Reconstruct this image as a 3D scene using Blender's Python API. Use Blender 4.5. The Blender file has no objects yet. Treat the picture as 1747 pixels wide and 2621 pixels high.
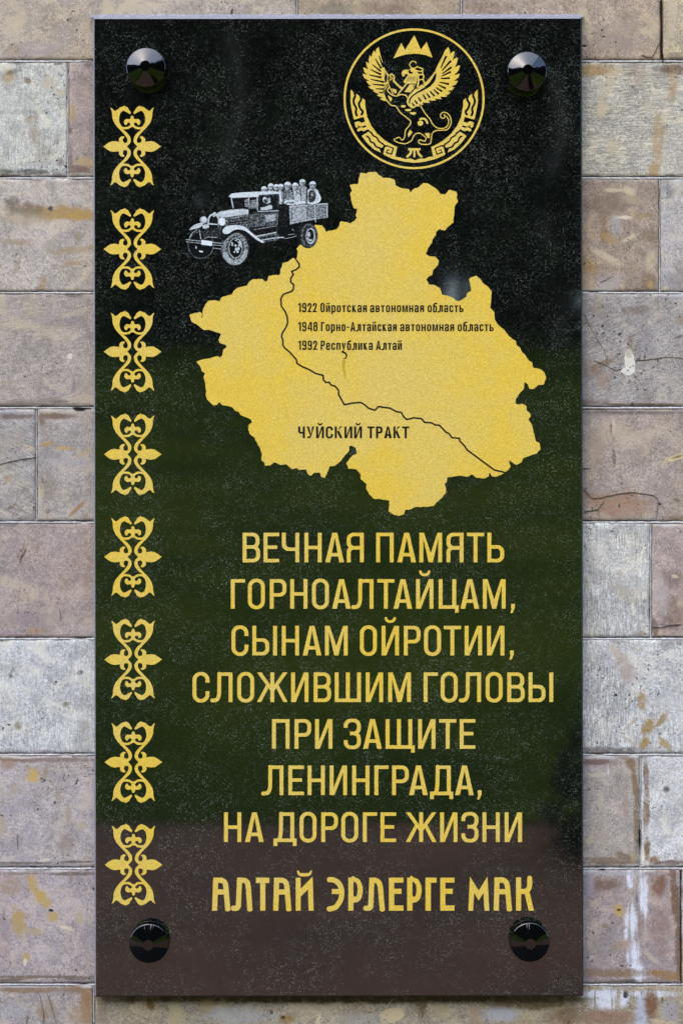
import bpy, math, random
import numpy as np
from mathutils import Vector, noise as mnoise
from mathutils.geometry import tessellate_polygon

# ------------------------------------------------------------------ camera, world, sun, exposure
C = bpy.context.scene
S = 0.0006                     # metres per photo pixel on the front of the plaque
CX, FY, CZ, D = 873.5, 1310.5, 1.40, 2.40
cam_d = bpy.data.cameras.new('camera'); cam = bpy.data.objects.new('camera', cam_d)
C.collection.objects.link(cam); C.camera = cam
cam.location = (0, -D, CZ); cam.rotation_euler = (math.radians(90), 0, 0)
cam_d.sensor_fit = 'VERTICAL'; cam_d.sensor_height = 36
cam_d.lens = 36 * D / (2621 * S); cam_d.clip_start = 0.05; cam_d.clip_end = 2000

SUN_EL, SUN_AZ = 48.0, -28.0   # degrees above ground; degrees to the left of the wall's normal
world = bpy.data.worlds.new("World"); C.world = world; world.use_nodes = True
wn = world.node_tree; bg = wn.nodes['Background']
sky = wn.nodes.new('ShaderNodeTexSky'); sky.sky_type = 'NISHITA'; sky.sun_disc = False
sky.sun_elevation = math.radians(SUN_EL); sky.air_density = 1.0; sky.dust_density = 1.1; sky.ozone_density = 1.0
sky.sun_rotation = math.radians(180 - SUN_AZ)
wn.links.new(sky.outputs[0], bg.inputs[0]); bg.inputs[1].default_value = 0.15
sd = bpy.data.lights.new('sun', 'SUN'); sd.energy = 0.6; sd.angle = math.radians(95); sd.color = (1, .985, .97)
sun = bpy.data.objects.new('sun', sd); C.collection.objects.link(sun)
el, az = math.radians(SUN_EL), math.radians(SUN_AZ)
sdir = Vector((math.sin(az) * math.cos(el), -math.cos(az) * math.cos(el), math.sin(el)))
sun.rotation_euler = sdir.to_track_quat('Z', 'Y').to_euler(); sun.location = (0, -3, 6)
C.view_settings.view_transform = 'Standard'; C.view_settings.look = 'None'
C.view_settings.exposure = 2.0; C.view_settings.gamma = 1
C.cycles.max_bounces = 6; C.cycles.diffuse_bounces = 3; C.cycles.glossy_bounces = 3

def W(px, py, yd=0.0):         # photo pixel -> the point that stands there at depth yd behind the plaque face
    k = (D + yd) / D
    return ((px - CX) * S * k, yd, CZ - (py - FY) * S * k)

# ------------------------------------------------------------------ helpers
def lin(c):
    return tuple((v / 255 / 12.92) if v / 255 <= .04045 else ((v / 255 + .055) / 1.055) ** 2.4 for v in c) + (1,)
def tag(o, label=None, cat=None, group=None, kind=None):
    for k, v in (('label', label), ('category', cat), ('group', group), ('kind', kind)):
        if v: o[k] = v
    return o
def link(name, data, parent=None):
    o = bpy.data.objects.new(name, data); C.collection.objects.link(o)
    if parent: o.parent = parent
    return o
def mesh(name, verts, faces, mat=None, smooth=False, mats=None, fm=None):
    m = bpy.data.meshes.new(name); m.from_pydata(verts, [], faces); m.update()
    for x in (mats or ([mat] if mat else [])): m.materials.append(x)
    if fm: m.polygons.foreach_set('material_index', fm)
    if smooth: m.polygons.foreach_set('use_smooth', [True] * len(m.polygons))
    return m
class NT:
    def __init__(s, name):
        s.m = bpy.data.materials.new(name); s.m.use_nodes = True; s.t = s.m.node_tree
        s.b = s.t.nodes['Principled BSDF']
        s.pos = s.n('ShaderNodeNewGeometry').outputs['Position']
    def n(s, ty, **kw):
        x = s.t.nodes.new(ty)
        for k, v in kw.items(): setattr(x, k, v)
        return x
    def L(s, a, b):
        if hasattr(a, 'is_output') or hasattr(a, 'links'): s.t.links.new(a, b)
        else: b.default_value = a
    def mapping(s, scale=(1, 1, 1), rot=(0, 0, 0), loc=(0, 0, 0), vec=None, ty='POINT'):
        x = s.n('ShaderNodeMapping', vector_type=ty)
        x.inputs['Location'].default_value = loc; x.inputs['Rotation'].default_value = rot
        x.inputs['Scale'].default_value = scale; s.L(vec or s.pos, x.inputs['Vector']); return x.outputs[0]
    def noise(s, scale, detail=3, rough=.5, vec=None, dist=0.0):
        x = s.n('ShaderNodeTexNoise'); x.inputs['Scale'].default_value = scale
        x.inputs['Detail'].default_value = detail; x.inputs['Roughness'].default_value = rough
        x.inputs['Distortion'].default_value = dist
        s.L(vec or s.pos, x.inputs['Vector']); return x
    def ramp(s, v, a, b, lo=0.0, hi=1.0, smooth=True):
        x = s.n('ShaderNodeMapRange', interpolation_type='SMOOTHSTEP' if smooth else 'LINEAR')
        s.L(v, x.inputs[0]); x.inputs[1].default_value = a; x.inputs[2].default_value = b
        x.inputs[3].default_value = lo; x.inputs[4].default_value = hi; return x.outputs[0]
    def math(s, op, a, b=0.0, c=None):
        x = s.n('ShaderNodeMath', operation=op); s.L(a, x.inputs[0]); s.L(b, x.inputs[1])
        if c is not None: s.L(c, x.inputs[2])
        return x.outputs[0]
    def mix(s, f, a, b, mode='MIX'):
        x = s.n('ShaderNodeMix', data_type='RGBA', blend_type=mode); s.L(f, x.inputs[0])
        s.L(a, x.inputs[6]); s.L(b, x.inputs[7]); return x.outputs[2]
    def out(s, col=None, rough=None, bump=None, strength=.3, dist=.001, spec=None, ior=None, metal=None):
        if col is not None: s.L(col, s.b.inputs['Base Color'])
        if rough is not None: s.L(rough, s.b.inputs['Roughness'])
        if spec is not None: s.b.inputs['Specular IOR Level'].default_value = spec
        if ior is not None: s.b.inputs['IOR'].default_value = ior
        if metal is not None: s.b.inputs['Metallic'].default_value = metal
        if bump is not None:
            x = s.n('ShaderNodeBump'); x.inputs['Strength'].default_value = strength; x.inputs['Distance'].default_value = dist
            s.L(bump, x.inputs['Height']); s.L(x.outputs[0], s.b.inputs['Normal'])
        return s.m

# ------------------------------------------------------------------ materials
def granite_polished():
    t = NT('polished_black_granite')
    cloud = t.noise(11, 4, .6).outputs[0]; c2 = t.noise(60, 3, .6).outputs[0]; hue = t.noise(13, 2).outputs[0]
    dens = t.math('MULTIPLY', t.ramp(cloud, .34, .66, .18, 1.15), t.ramp(c2, .32, .68, .35, 1.25))
    wob = t.n('ShaderNodeVectorMath', operation='ADD'); nz = t.noise(700, 1, .5)
    sc = t.n('ShaderNodeVectorMath', operation='SCALE'); t.L(nz.outputs['Color'], sc.inputs[0]); sc.inputs['Scale'].default_value = .0010
    t.L(t.pos, wob.inputs[0]); t.L(sc.outputs[0], wob.inputs[1])
    col = t.mix(t.noise(300, 3, .6).outputs[0], (.0004, .0006, .0005, 1), (.0042, .0048, .0044, 1))
    for scale, pw, amp, rad in ((370, 2.2, .66, .60), (520, 4, 1.0, .5), (255, 12, 1.4, .30)):
        v = t.n('ShaderNodeTexVoronoi', feature='F1'); v.inputs['Scale'].default_value = scale; t.L(wob.outputs[0], v.inputs['Vector'])
        sx = t.n('ShaderNodeSeparateColor'); t.L(v.outputs['Color'], sx.inputs[0])
        f = t.math('MULTIPLY', t.ramp(v.outputs['Distance'], rad, rad * .25, 0, 1), t.math('MULTIPLY', t.math('POWER', sx.outputs[0], pw), amp))
        f = t.math('MULTIPLY', f, dens); f = t.math('MINIMUM', f, 1.0)
        col = t.mix(f, col, t.mix(hue, (.125, .165, .125, 1), (.155, .15, .14, 1)))
    return t.out(col, rough=.05, ior=1.95)
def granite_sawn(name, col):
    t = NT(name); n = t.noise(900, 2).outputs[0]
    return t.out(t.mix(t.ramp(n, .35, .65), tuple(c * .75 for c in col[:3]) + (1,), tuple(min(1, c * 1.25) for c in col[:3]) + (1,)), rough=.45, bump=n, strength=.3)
def gold():
    t = NT('gold_leaf_paint')
    fine = t.noise(620, 2, .6).outputs[0]; mid = t.noise(38, 4, .6).outputs[0]; big = t.noise(5.5, 3, .55).outputs[0]
    a = t.mix(t.ramp(fine, .3, .72), (.64, .43, .042, 1), (.87, .615, .082, 1))
    b = t.mix(t.ramp(fine, .3, .72), (.60, .435, .085, 1), (.83, .63, .165, 1))
    f = t.math('MULTIPLY', t.ramp(t.math('ADD', big, t.math('MULTIPLY', mid, .45)), .58, .88), .9)
    return t.out(t.mix(f, a, b), rough=.42, bump=fine, strength=.25, dist=.0004, spec=.35)
def dark_ink():
    t = NT('black_incised_line'); return t.out((.010, .008, .005, 1), rough=.5, spec=.15)
def stain_ink():
    t = NT('ochre_drip_stain'); n = t.noise(250, 3).outputs[0]
    return t.out(t.mix(n, (.38, .24, .015, 1), (.62, .45, .05, 1)), rough=.45)
def stipple(level):
    t = NT('laser_engraving_tone')
    n = t.noise(1500, 1, .5).outputs[0]; m = t.noise(300, 2).outputs[0]
    thr = .80 - .54 * level
    v = t.math('ADD', n, t.math('MULTIPLY', t.math('SUBTRACT', m, .5), .5))
    f = t.ramp(v, thr - .07, thr + .07)
    hi = tuple(x * (.22 + .78 * level) for x in (.70, .77, .80))
    return t.out(t.mix(f, (.002 + .14 * level ** 3, .003 + .16 * level ** 3, .0035 + .17 * level ** 3, 1), hi + (1,)), rough=.7, spec=.08)
def cap_black():
    t = NT('black_polished_cap'); return t.out((.0015, .0015, .002, 1), rough=.04, ior=1.66)
GRAN, GOLD, INK, DRIP, CAP = granite_polished(), gold(), dark_ink(), stain_ink(), cap_black()
BEV_LIT = granite_sawn('lit_sawn_granite_edge', (.20, .20, .23)); BEV_SHADE = granite_sawn('shaded_granite_edge', (.012, .012, .014))  # same edge in two tones: skylight on top and left, shade elsewhere, painted in
STIP = [stipple(k / 8) for k in range(9)]

# ------------------------------------------------------------------ flat shapes: signed distance -> contour -> thin plate
BIG = 1e6
def _box(X, Y, x0, y0, x1, y1): return np.maximum(np.maximum(x0 - X, X - x1), np.maximum(y0 - Y, Y - y1))
def box(x0, y0, x1, y1): return (lambda X, Y: _box(X, Y, x0, y0, x1, y1)), (x0, y0, x1, y1)
def rbox(x0, y0, x1, y1, r):
    cx, cy, hx, hy = (x0 + x1) / 2, (y0 + y1) / 2, (x1 - x0) / 2, (y1 - y0) / 2
    r = min(r, hx, hy)
    def f(X, Y):
        qx = np.abs(X - cx) - hx + r; qy = np.abs(Y - cy) - hy + r
        return np.hypot(np.maximum(qx, 0), np.maximum(qy, 0)) + np.minimum(np.maximum(qx, qy), 0) - r
    return f, (x0, y0, x1, y1)
def ell(cx, cy, rx, ry):
    return (lambda X, Y: (np.hypot((X - cx) / rx, (Y - cy) / ry) - 1) * min(rx, ry)), (cx - rx, cy - ry, cx + rx, cy + ry)
def poly(P, fold=None):
    P = [tuple(p) for p in P]
    xs = [p[0] for p in P]; ys = [p[1] for p in P]
    def f(X, Y):
        if fold: X, Y = fold(X, Y)
        d = np.full(X.shape, BIG); ins = np.zeros(X.shape, bool)
        for i in range(len(P)):
            ax, ay = P[i]; bx, by = P[(i + 1) % len(P)]
            ex, ey = bx - ax, by - ay; L2 = ex * ex + ey * ey
            if L2 == 0: continue
            t = np.clip(((X - ax) * ex + (Y - ay) * ey) / L2, 0, 1)
            d = np.minimum(d, (X - ax - t * ex) ** 2 + (Y - ay - t * ey) ** 2)
            if ay != by:
                ins ^= ((ay > Y) != (by > Y)) & (X < ex * (Y - ay) / ey + ax)
        d = np.sqrt(d); return np.where(ins, -d, d)
    return f, (min(xs), min(ys), max(xs), max(ys))
def spline(P, n=6, closed=False):
    out = []; N = len(P)
    rng = range(N if closed else N - 1)
    g = (lambda i: P[i % N]) if closed else (lambda i: P[max(0, min(N - 1, i))])
    for i in rng:
        p0, p1, p2, p3 = g(i - 1), g(i), g(i + 1), g(i + 2)
        for k in range(n):
            t = k / n
            out.append(tuple(.5 * (2 * p1[j] + (p2[j] - p0[j]) * t + (2 * p0[j] - 5 * p1[j] + 4 * p2[j] - p3[j]) * t * t + (3 * p1[j] - p0[j] - 3 * p2[j] + p3[j]) * t ** 3) for j in (0, 1)))
    if not closed: out.append(tuple(P[-1]))
    return out
def stroke(P, w, w2=None, butt=True, smooth=True):   # width w -> w2 along the path
    Q = spline(P) if smooth and len(P) > 2 else list(P)
    w2 = w if w2 is None else w2
    n = len(Q); hw = max(w, w2) / 2
    def f(X, Y):
        d = np.full(X.shape, BIG)
        for i in range(n - 1):
            ax, ay = Q[i]; bx, by = Q[i + 1]; ex, ey = bx - ax, by - ay; L2 = ex * ex + ey * ey
            if L2 == 0: continue
            tt = ((X - ax) * ex + (Y - ay) * ey) / L2; t = np.clip(tt, 0, 1)
            r = (w + (w2 - w) * (i + t) / (n - 1)) / 2
            dd = np.hypot(X - ax - t * ex, Y - ay - t * ey) - r
            L = math.sqrt(L2)
            if butt and i == 0: dd = np.maximum(dd, -tt * L)
            if butt and i == n - 2: dd = np.maximum(dd, (tt - 1) * L)
            d = np.minimum(d, dd)
        return d
    xs = [p[0] for p in Q]; ys = [p[1] for p in Q]
    return f, (min(xs) - hw, min(ys) - hw, max(xs) + hw, max(ys) + hw)
def cut(a, *subs):
    def f(X, Y):
        d = a[0](X, Y)
        for s in subs: d = np.maximum(d, -s[0](X, Y))
        return d
    return f, a[1]
def inter(a, *o):
    def f(X, Y):
        d = a[0](X, Y)
        for s in o: d = np.maximum(d, s[0](X, Y))
        return d
    return f, a[1]
def ring(x0, y0, x1, y1, r, s, t): return cut(rbox(x0, y0, x1, y1, r), rbox(x0 + s, y0 + t, x1 - s, y1 - t, max(r - s * .85, 1)))
class Field:
    def __init__(s, bb, step):
        s.x0, s.y0 = bb[0] - 3 * step, bb[1] - 3 * step; s.st = step
        s.nx = int((bb[2] - s.x0) / step) + 5; s.ny = int((bb[3] - s.y0) / step) + 5
        s.F = np.full((s.ny, s.nx), BIG)
    def _sub(s, shp, pad=4):
        a = shp[1]; st = s.st
        i0 = max(0, int((a[0] - s.x0) / st) - pad); i1 = min(s.nx, int((a[2] - s.x0) / st) + pad + 1)
        j0 = max(0, int((a[1] - s.y0) / st) - pad); j1 = min(s.ny, int((a[3] - s.y0) / st) + pad + 1)
        if i1 <= i0 or j1 <= j0: return None
        X, Y = np.meshgrid(s.x0 + np.arange(i0, i1) * st, s.y0 + np.arange(j0, j1) * st)
        return (slice(j0, j1), slice(i0, i1)), shp[0](X, Y)
    def add(s, *shps):
        for q in shps:
            r = s._sub(q)
            if r: s.F[r[0]] = np.minimum(s.F[r[0]], r[1])
        return s
    def sub(s, *shps):
        for q in shps:
            r = s._sub(q)
            if r: s.F[r[0]] = np.maximum(s.F[r[0]], -r[1])
        return s
    def loops(s, tol=None):
        F = np.where(np.abs(s.F) < 1e-6, 1e-6, s.F); F[0, :] = F[-1, :] = 1; F[:, 0] = F[:, -1] = 1
        I = F < 0; nxt = {}; pos = {}
        def cross(j, i, hor):
            k = (j, i, hor)
            if k not in pos:
                a = F[j, i]; b = F[j, i + 1] if hor else F[j + 1, i]; a, b = max(min(a, s.st * 2), -s.st * 2), max(min(b, s.st * 2), -s.st * 2)
                t = a / (a - b)
                pos[k] = (s.x0 + (i + (t if hor else 0)) * s.st, s.y0 + (j + (0 if hor else t)) * s.st)
            return k
        a, b, c, d = I[:-1, :-1], I[:-1, 1:], I[1:, 1:], I[1:, :-1]
        code = a * 1 + b * 2 + c * 4 + d * 8
        js, iss = np.nonzero((code > 0) & (code < 15))
        # segments oriented with the inside on the left
        T = {1: 'LB', 2: 'BR', 3: 'LR', 4: 'RT', 6: 'BT', 7: 'LT', 8: 'TL', 9: 'TB', 11: 'TR', 12: 'RL', 13: 'RB', 14: 'BL', 5: 'LB RT', 10: 'BR TL'}
        for j, i in zip(js.tolist(), iss.tolist()):
            e = {'B': (j, i, True), 'T': (j + 1, i, True), 'L': (j, i, False), 'R': (j, i + 1, False)}
            for sg in T[int(code[j, i])].split():
                p, q = cross(*e[sg[0]]), cross(*e[sg[1]]); nxt[p] = q
        out = []
        while nxt:
            k0 = next(iter(nxt)); L = []; k = k0
            while k in nxt:
                L.append(pos[k]); k = nxt.pop(k)
            L = simplify(L, tol if tol is not None else s.st * .18)
            if len(L) >= 3 and abs(area(L)) > s.st * s.st * 2: out.append(L)
        return out
def area(L): return .5 * sum(L[i - 1][0] * L[i][1] - L[i][0] * L[i - 1][1] for i in range(len(L)))
def simplify(L, tol):
    if len(L) < 8: return L
    A = np.array(L); k = int(np.argmax(((A - A[0]) ** 2).sum(1)))
    def rdp(P):
        if len(P) < 3: return list(map(tuple, P))
        a, b = P[0], P[-1]; e = b - a; l = math.hypot(*e)
        d = np.abs(e[0] * (P[:, 1] - a[1]) - e[1] * (P[:, 0] - a[0])) / l if l > 0 else np.hypot(*(P - a).T)
        m = int(np.argmax(d))
        if d[m] < tol: return [tuple(a), tuple(b)]
        return rdp(P[:m + 1])[:-1] + rdp(P[m:])
    return rdp(A[:k + 1])[:-1] + rdp(np.vstack([A[k:], A[:1]]))[:-1]
def inside(p, L):
    r = False
    for i in range(len(L)):
        a, b = L[i - 1], L[i]
        if (a[1] > p[1]) != (b[1] > p[1]) and p[0] < (b[0] - a[0]) * (p[1] - a[1]) / (b[1] - a[1]) + a[0]: r = not r
    return r
def plate(name, loops, mat, lo, hi, conv=None, flip=False):
    """loops (x, y in photo pixels, y down unless conv) -> thin plate between heights lo..hi in front of the granite face"""
    conv = conv or (lambda x, y: (x, y))
    outer = [L for L in loops]; sg = [area(L) for L in loops]
    big = max(sg, key=abs); pos = 1 if big > 0 else -1
    outs = [L for L, a in zip(loops, sg) if a * pos > 0]; holes = [L for L, a in zip(loops, sg) if a * pos <= 0]
    V, Fc = [], []
    for o in outs:
        hs = [h for h in holes if inside(h[0], o) and not any(o2 is not o and inside(h[0], o2) and abs(area(o2)) < abs(area(o)) for o2 in outs)]
        grp = [o] + hs
        flat = [conv(*p) for L in grp for p in L]
        tris = tessellate_polygon([[Vector((*conv(*p), 0)) for p in L] for L in grp])
        b0 = len(V); n = len(flat)
        for h in (hi, lo):
            for x, y in flat: V.append(W(x, y, -h))
        for t in tris:
            p = [flat[k] for k in t]
            ar = (p[1][0] - p[0][0]) * (p[2][1] - p[0][1]) - (p[2][0] - p[0][0]) * (p[1][1] - p[0][1])
            if abs(ar) < 1e-9: continue
            # photo y runs down; front faces look towards -Y
            Fc.append(tuple(b0 + k for k in (t if ar < 0 else t[::-1])))
        k = 0
        for L in grp:
            m = len(L)
            for i in range(m):
                p, q = b0 + k + i, b0 + k + (i + 1) % m
                Fc.append((p, q, q + n, p + n))
            k += m
    return mesh(name, V, Fc, mat)
# ------------------------------------------------------------------ the plaque
plaque = link('memorial_plaque', None); plaque.location = (0, 0, 0)
tag(plaque, 'polished black granite plaque with gold map, emblem and Cyrillic lettering on the stone wall', 'memorial plaque')
def P(name, me, parent=None): return link(name, me, parent or plaque)
TH = .020
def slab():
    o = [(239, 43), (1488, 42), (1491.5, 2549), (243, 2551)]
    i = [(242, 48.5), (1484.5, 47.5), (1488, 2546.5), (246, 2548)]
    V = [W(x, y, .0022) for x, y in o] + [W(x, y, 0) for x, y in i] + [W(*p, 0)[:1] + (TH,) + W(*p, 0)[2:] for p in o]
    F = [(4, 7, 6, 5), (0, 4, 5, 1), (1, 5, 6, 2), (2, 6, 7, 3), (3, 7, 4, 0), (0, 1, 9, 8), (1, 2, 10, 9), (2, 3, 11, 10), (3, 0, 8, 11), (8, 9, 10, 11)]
    return mesh('slab', V, F, mats=[GRAN, BEV_LIT, BEV_SHADE], fm=[0, 1, 2, 2, 1, 1, 2, 2, 2, 2])
slab_o = P('slab', slab())

# ---- lettering (each letter its own plate)
H, s_, t_ = 75.6, 9.9, 8.7
def bowl(x0, y0, x1, y1, r, s=None, t=None):        # right-hand bowl, open to the stem
    s = s or s_; t = t or t_
    return inter(cut(rbox(x0 - 60, y0, x1, y1, r), rbox(x0 - 60, y0 + t, x1 - s, y1 - t, max(1, r - s * .8))), box(x0, -99, 999, 999))
def mir(shp, w): return (lambda X, Y: shp[0](w - X, Y)), (w - shp[1][2], shp[1][1], w - shp[1][0], shp[1][3])
def yb(a, b, x0, x1): return box(x0, a, x1, b)
def glyph(ch, w, H=H, s=s_, t=t_):
    k = H / 75.6; B = box; r = min(.42 * w, 17 * k); out = []
    hb = lambda f: (f * H - t / 2, f * H + t / 2)
    def D(y0, y1, x0=0, x1=None): return bowl(x0, y0, x1 or w, y1, min(r, (y1 - y0) * .48), s, t)
    if ch in 'Вв': out = [B(0, 0, s, H), D(0, .575 * H), bowl(0, .575 * H - t, w - .03 * w, H, r, s, t)]
    elif ch in 'ЕГ':
        out = [B(0, 0, s, H), B(0, H - t, w, H)]
        if ch == 'Е': out += [B(0, 0, w, t), B(0, hb(.51)[0], w * .87, hb(.51)[1])]
    elif ch == 'Ч': out = [B(w - s, 0, w, H), inter(cut(rbox(0, .385 * H, w + 60, H + 60, r), rbox(s, .385 * H + t, w + 60, H + 60, r - s * .7)), box(0, 0, w - s / 2, H))]
    elif ch in 'Нн': out = [B(0, 0, s, H), B(w - s, 0, w, H), B(0, hb(.5)[0], w, hb(.5)[1])]
    elif ch == 'А':
        tri = poly([(s * 1.07, -9), (.51 * w, .845 * H), (w - s * 1.07, -9)]); o = poly([(0, 0), (.375 * w, H), (.635 * w, H), (w, 0)])
        out = [cut(o, tri), inter(B(0, .2 * H, w, .2 * H + t), o)]
    elif ch in 'Яя': out = [mir(bowl(0, .434 * H, w, H, r, s, t), w), B(w - s, 0, w, H), inter(cut(rbox(0, -60, w + 60, .545 * H, r * .9), rbox(s, -60, w + 60, .545 * H - t, r * .9 - s * .8)), box(0, 0, w * .75, H))]
    elif ch in 'Пп': out = [B(0, 0, s, H), B(w - s, 0, w, H), B(0, H - t, w, H)]
    elif ch in 'Мм': out = [B(0, 0, s, H), B(w - s, 0, w, H), poly([(0, H), (1.2 * s, H), (.5 * w, .31 * H), (w - 1.2 * s, H), (w, H), (w - s, .8 * H), (.59 * w, 0), (.41 * w, 0), (s, .8 * H)])]
    elif ch in 'Тт': out = [B(0, H - t, w, H), B(w / 2 - s / 2, 0, w / 2 + s / 2, H)]
    elif ch in 'Ьь': out = [B(0, 0, s, H), D(0, .58 * H)]
    elif ch in 'Ыы': out = [B(0, 0, s, H), bowl(0, 0, w * .685, .58 * H, r, s, t), B(w - s, 0, w, H)]
    elif ch in 'Оо': out = [ring(0, -1.2 * k, w, H + 1.2 * k, .47 * w, s, t)]
    elif ch in 'Сс': out = [cut(ring(0, -1.2 * k, w, H + 1.2 * k, .47 * w, s, t), B(w * .5, .365 * H, w + 9, .655 * H))]
    elif ch == 'Р': out = [B(0, 0, s, H), D(.41 * H, H)]
    elif ch in 'Лл': out = [B(w - s, 0, w, H), B(.27 * w, H - t, w, H), stroke([(.27 * w + s / 2, H), (.26 * w + s / 2, .6 * H), (.25 * w + s / 2, .25 * H), (.2 * w + s * .25, .09 * H), (.1 * w, .055 * H), (0, .055 * H)], s * .98)]
    elif ch in 'ИЙий':
        out = [B(0, 0, s, H), B(w - s, 0, w, H), poly([(0, 0), (1.2 * s, 0), (w - s, .76 * H), (w, H), (w - 1.2 * s, H), (s, .24 * H)])]
        if ch in 'Йй':
            kk = k if ch == 'Й' else k * 1.3
            out += [stroke([(w / 2 - 11.5 * kk, H + 20 * kk), (w / 2 - 8 * kk, H + 13.5 * kk), (w / 2, H + 10.8 * kk), (w / 2 + 8 * kk, H + 13.5 * kk), (w / 2 + 11.5 * kk, H + 20 * kk)], t * .78)]
    elif ch in 'ШЩЦ':
        b = w - (6.5 * k if ch != 'Ш' else 0)
        out = [B(0, 0, s, H), B(b - s, 0, b, H), B(0, 0, w, t)]
        if ch != 'Ц': out += [B(b / 2 - s / 2, 0, b / 2 + s / 2, H)]
        if ch != 'Ш': out += [B(w - s * .95, -.13 * H, w, t)]
    elif ch == 'Ж':
        for m in (0, 1):
            q = [poly([(.005 * w, H), (.15 * w, H), (.46 * w, .545 * H), (.46 * w, .35 * H)]), poly([(0, 0), (.138 * w, 0), (.385 * w, .50 * H), (.30 * w, .58 * H)])]
            out += [mir(x, w) if m else x for x in q]
        out += [B(w / 2 - s / 2, 0, w / 2 + s / 2, H)]
    elif ch == 'З':
        up = cut(ring(0, .575 * H - t, w, H + 1, r * 1.05, s, t), B(-9, .0, w * .36, .71 * H)); dn = cut(ring(0, -1, w, .575 * H, r * 1.05, s, t), B(-9, .29 * H, w * .36, H))
        out = [up, dn]
    elif ch == 'Д':
        out = [B(0, 0, w, t), B(0, -.135 * H, s, t), B(w - s, -.135 * H, w, t), B(.73 * w, 0, .73 * w + s, H), B(.25 * w, H - t, .73 * w + s, H),
               stroke([(.25 * w + s / 2, H), (.24 * w + s / 2, .6 * H), (.23 * w + s / 2, .3 * H), (.17 * w + s / 2, .05 * H)], s)]
    elif ch == ',': out = [poly([(2, 12.5), (11.5, 12.5), (11.5, 2), (5.5, -11), (0, -11), (3.5, 1), (2, 1)])]
    elif ch in 'Кк': out = [B(0, 0, s, H), poly([(s * .5, .36 * H), (w - 1.25 * s, H), (w - .02 * w, H), (s * .5, .52 * H)]), poly([(.36 * w, .60 * H), (.5 * w, .70 * H), (w, 0), (w - 1.2 * s, 0), (.3 * w, .5 * H)])]
    elif ch == 'У': out = [poly([(0, H), (1.1 * s, H), (.57 * w, .33 * H), (w - 1.05 * s, H), (w, H), (.55 * w, .09 * H), (.42 * w, 0), (.1 * w, 0), (.1 * w, t), (.34 * w, t), (.45 * w, .22 * H)])]
    elif ch == '-': out = [B(0, .36 * H, w, .36 * H + t)]
    elif ch == '1': out = [B(w - s, 0, w, H), poly([(w - s, H), (0, H * .86), (0, H * .72), (w - s, H * .83)])]
    elif ch in '96':
        q = [ring(0, .40 * H, w, H + .5, r, s, t), inter(cut(rbox(0, -.5, w, H, r), rbox(s, t, w - s, H * .9, r - s * .8)), box(-9, -9, 999, .7 * H)) ]
        out = [q[0], cut(q[1], B(-9, .26 * H, w - s, .9 * H))]
    elif ch == '2': out = [B(0, 0, w, t), stroke([(s / 2, .68 * H), (s / 2, .82 * H), (w * .5, H - t / 2), (w - s / 2, .82 * H), (w - s * .6, .62 * H), (w * .55, .35 * H), (s * .55, .03 * H)], s)]
    elif ch == '4': out = [B(w * .62, 0, w * .62 + s, H), B(0, .2 * H, w, .2 * H + t), poly([(0, .2 * H), (0, .30 * H), (.50 * w, H), (w * .62 + s / 2, H), (w * .62, .86 * H), (s, .27 * H), (s, .2 * H)])]
    elif ch == '8': out = [ring(0, -.5, w, .55 * H + t / 2, r, s, t), ring(.04 * w, .55 * H - t / 2, w * .96, H + .5, r, s, t)]
    elif ch == 'а':
        out = [B(w - s, 0, w, H * .75), ring(0, -.5, w, .6 * H, r * .8, s, t), cut(ring(0, .2 * H, w, H + .5, r, s, t), B(-9, 0, w - s, .70 * H), B(-9, -9, 99, .5 * H))]
    elif ch == 'б': out = [ring(0, -.5, w, H * .96, r, s, t), stroke([(s / 2, .5 * H), (s * .6, 1.0 * H), (w * .4, 1.18 * H), (w * .95, 1.30 * H)], s)]
    elif ch == 'р': out = [B(0, -.3 * H, s, H), ring(0, -.5, w, H + .5, r, s, t)]
    elif ch == 'у': out = [poly([(0, H), (1.15 * s, H), (.53 * w, .3 * H), (w - 1.1 * s, H), (w, H), (.42 * w, -.3 * H), (.12 * w, -.3 * H), (.12 * w, -.3 * H + t), (.27 * w, -.3 * H + t), (.38 * w, 0)])]
    elif ch == 'е': out = [cut(ring(0, -.5, w, H + .5, r, s, t), B(w * .5, .30 * H, w + 9, .44 * H)), B(s * .5, .44 * H, w - s * .5, .44 * H + t * .9)]
    return out
MC = {}
def put_glyph(ch, x, ybase, w, Hh, s, t, mat, parent, lo=-.0002, hi=.0005, step=.5):
    key = (ch, round(w, 1), round(Hh, 1), s, mat.name)
    if key not in MC:
        G = glyph(ch, w, Hh, s, t)
        bb = (min(g[1][0] for g in G) - 1, min(g[1][1] for g in G) - 1, max(g[1][2] for g in G) + 1, max(g[1][3] for g in G) + 1)
        bb = (max(bb[0], -3), max(bb[1], -.45 * Hh), min(bb[2], w + 3), min(bb[3], 1.5 * Hh))
        f = Field(bb, step).add(*G)
        MC[key] = plate('letter', f.loops(), mat, lo, hi, conv=lambda a, b: (a + CX, FY - b))
    o = link('letter', MC[key], parent)
    o.location = ((x - CX) * S, 0, (FY - ybase) * S)
    return o
WID = dict(В=44.5, Е=40, Ч=44.3, Н=44, А=47.7, Я=43.5, П=44.7, М=58, Т=44, Ь=42.8, Г=36.2, О=43.3, Р=42.6, Л=52.5, Й=44.3, Ц=51.2, С=43.2, Ы=63, Ж=78.3, И=44.3, Ш=67, З=43.6, Щ=74.5, Д=59)
WID[','] = 11.5
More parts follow.
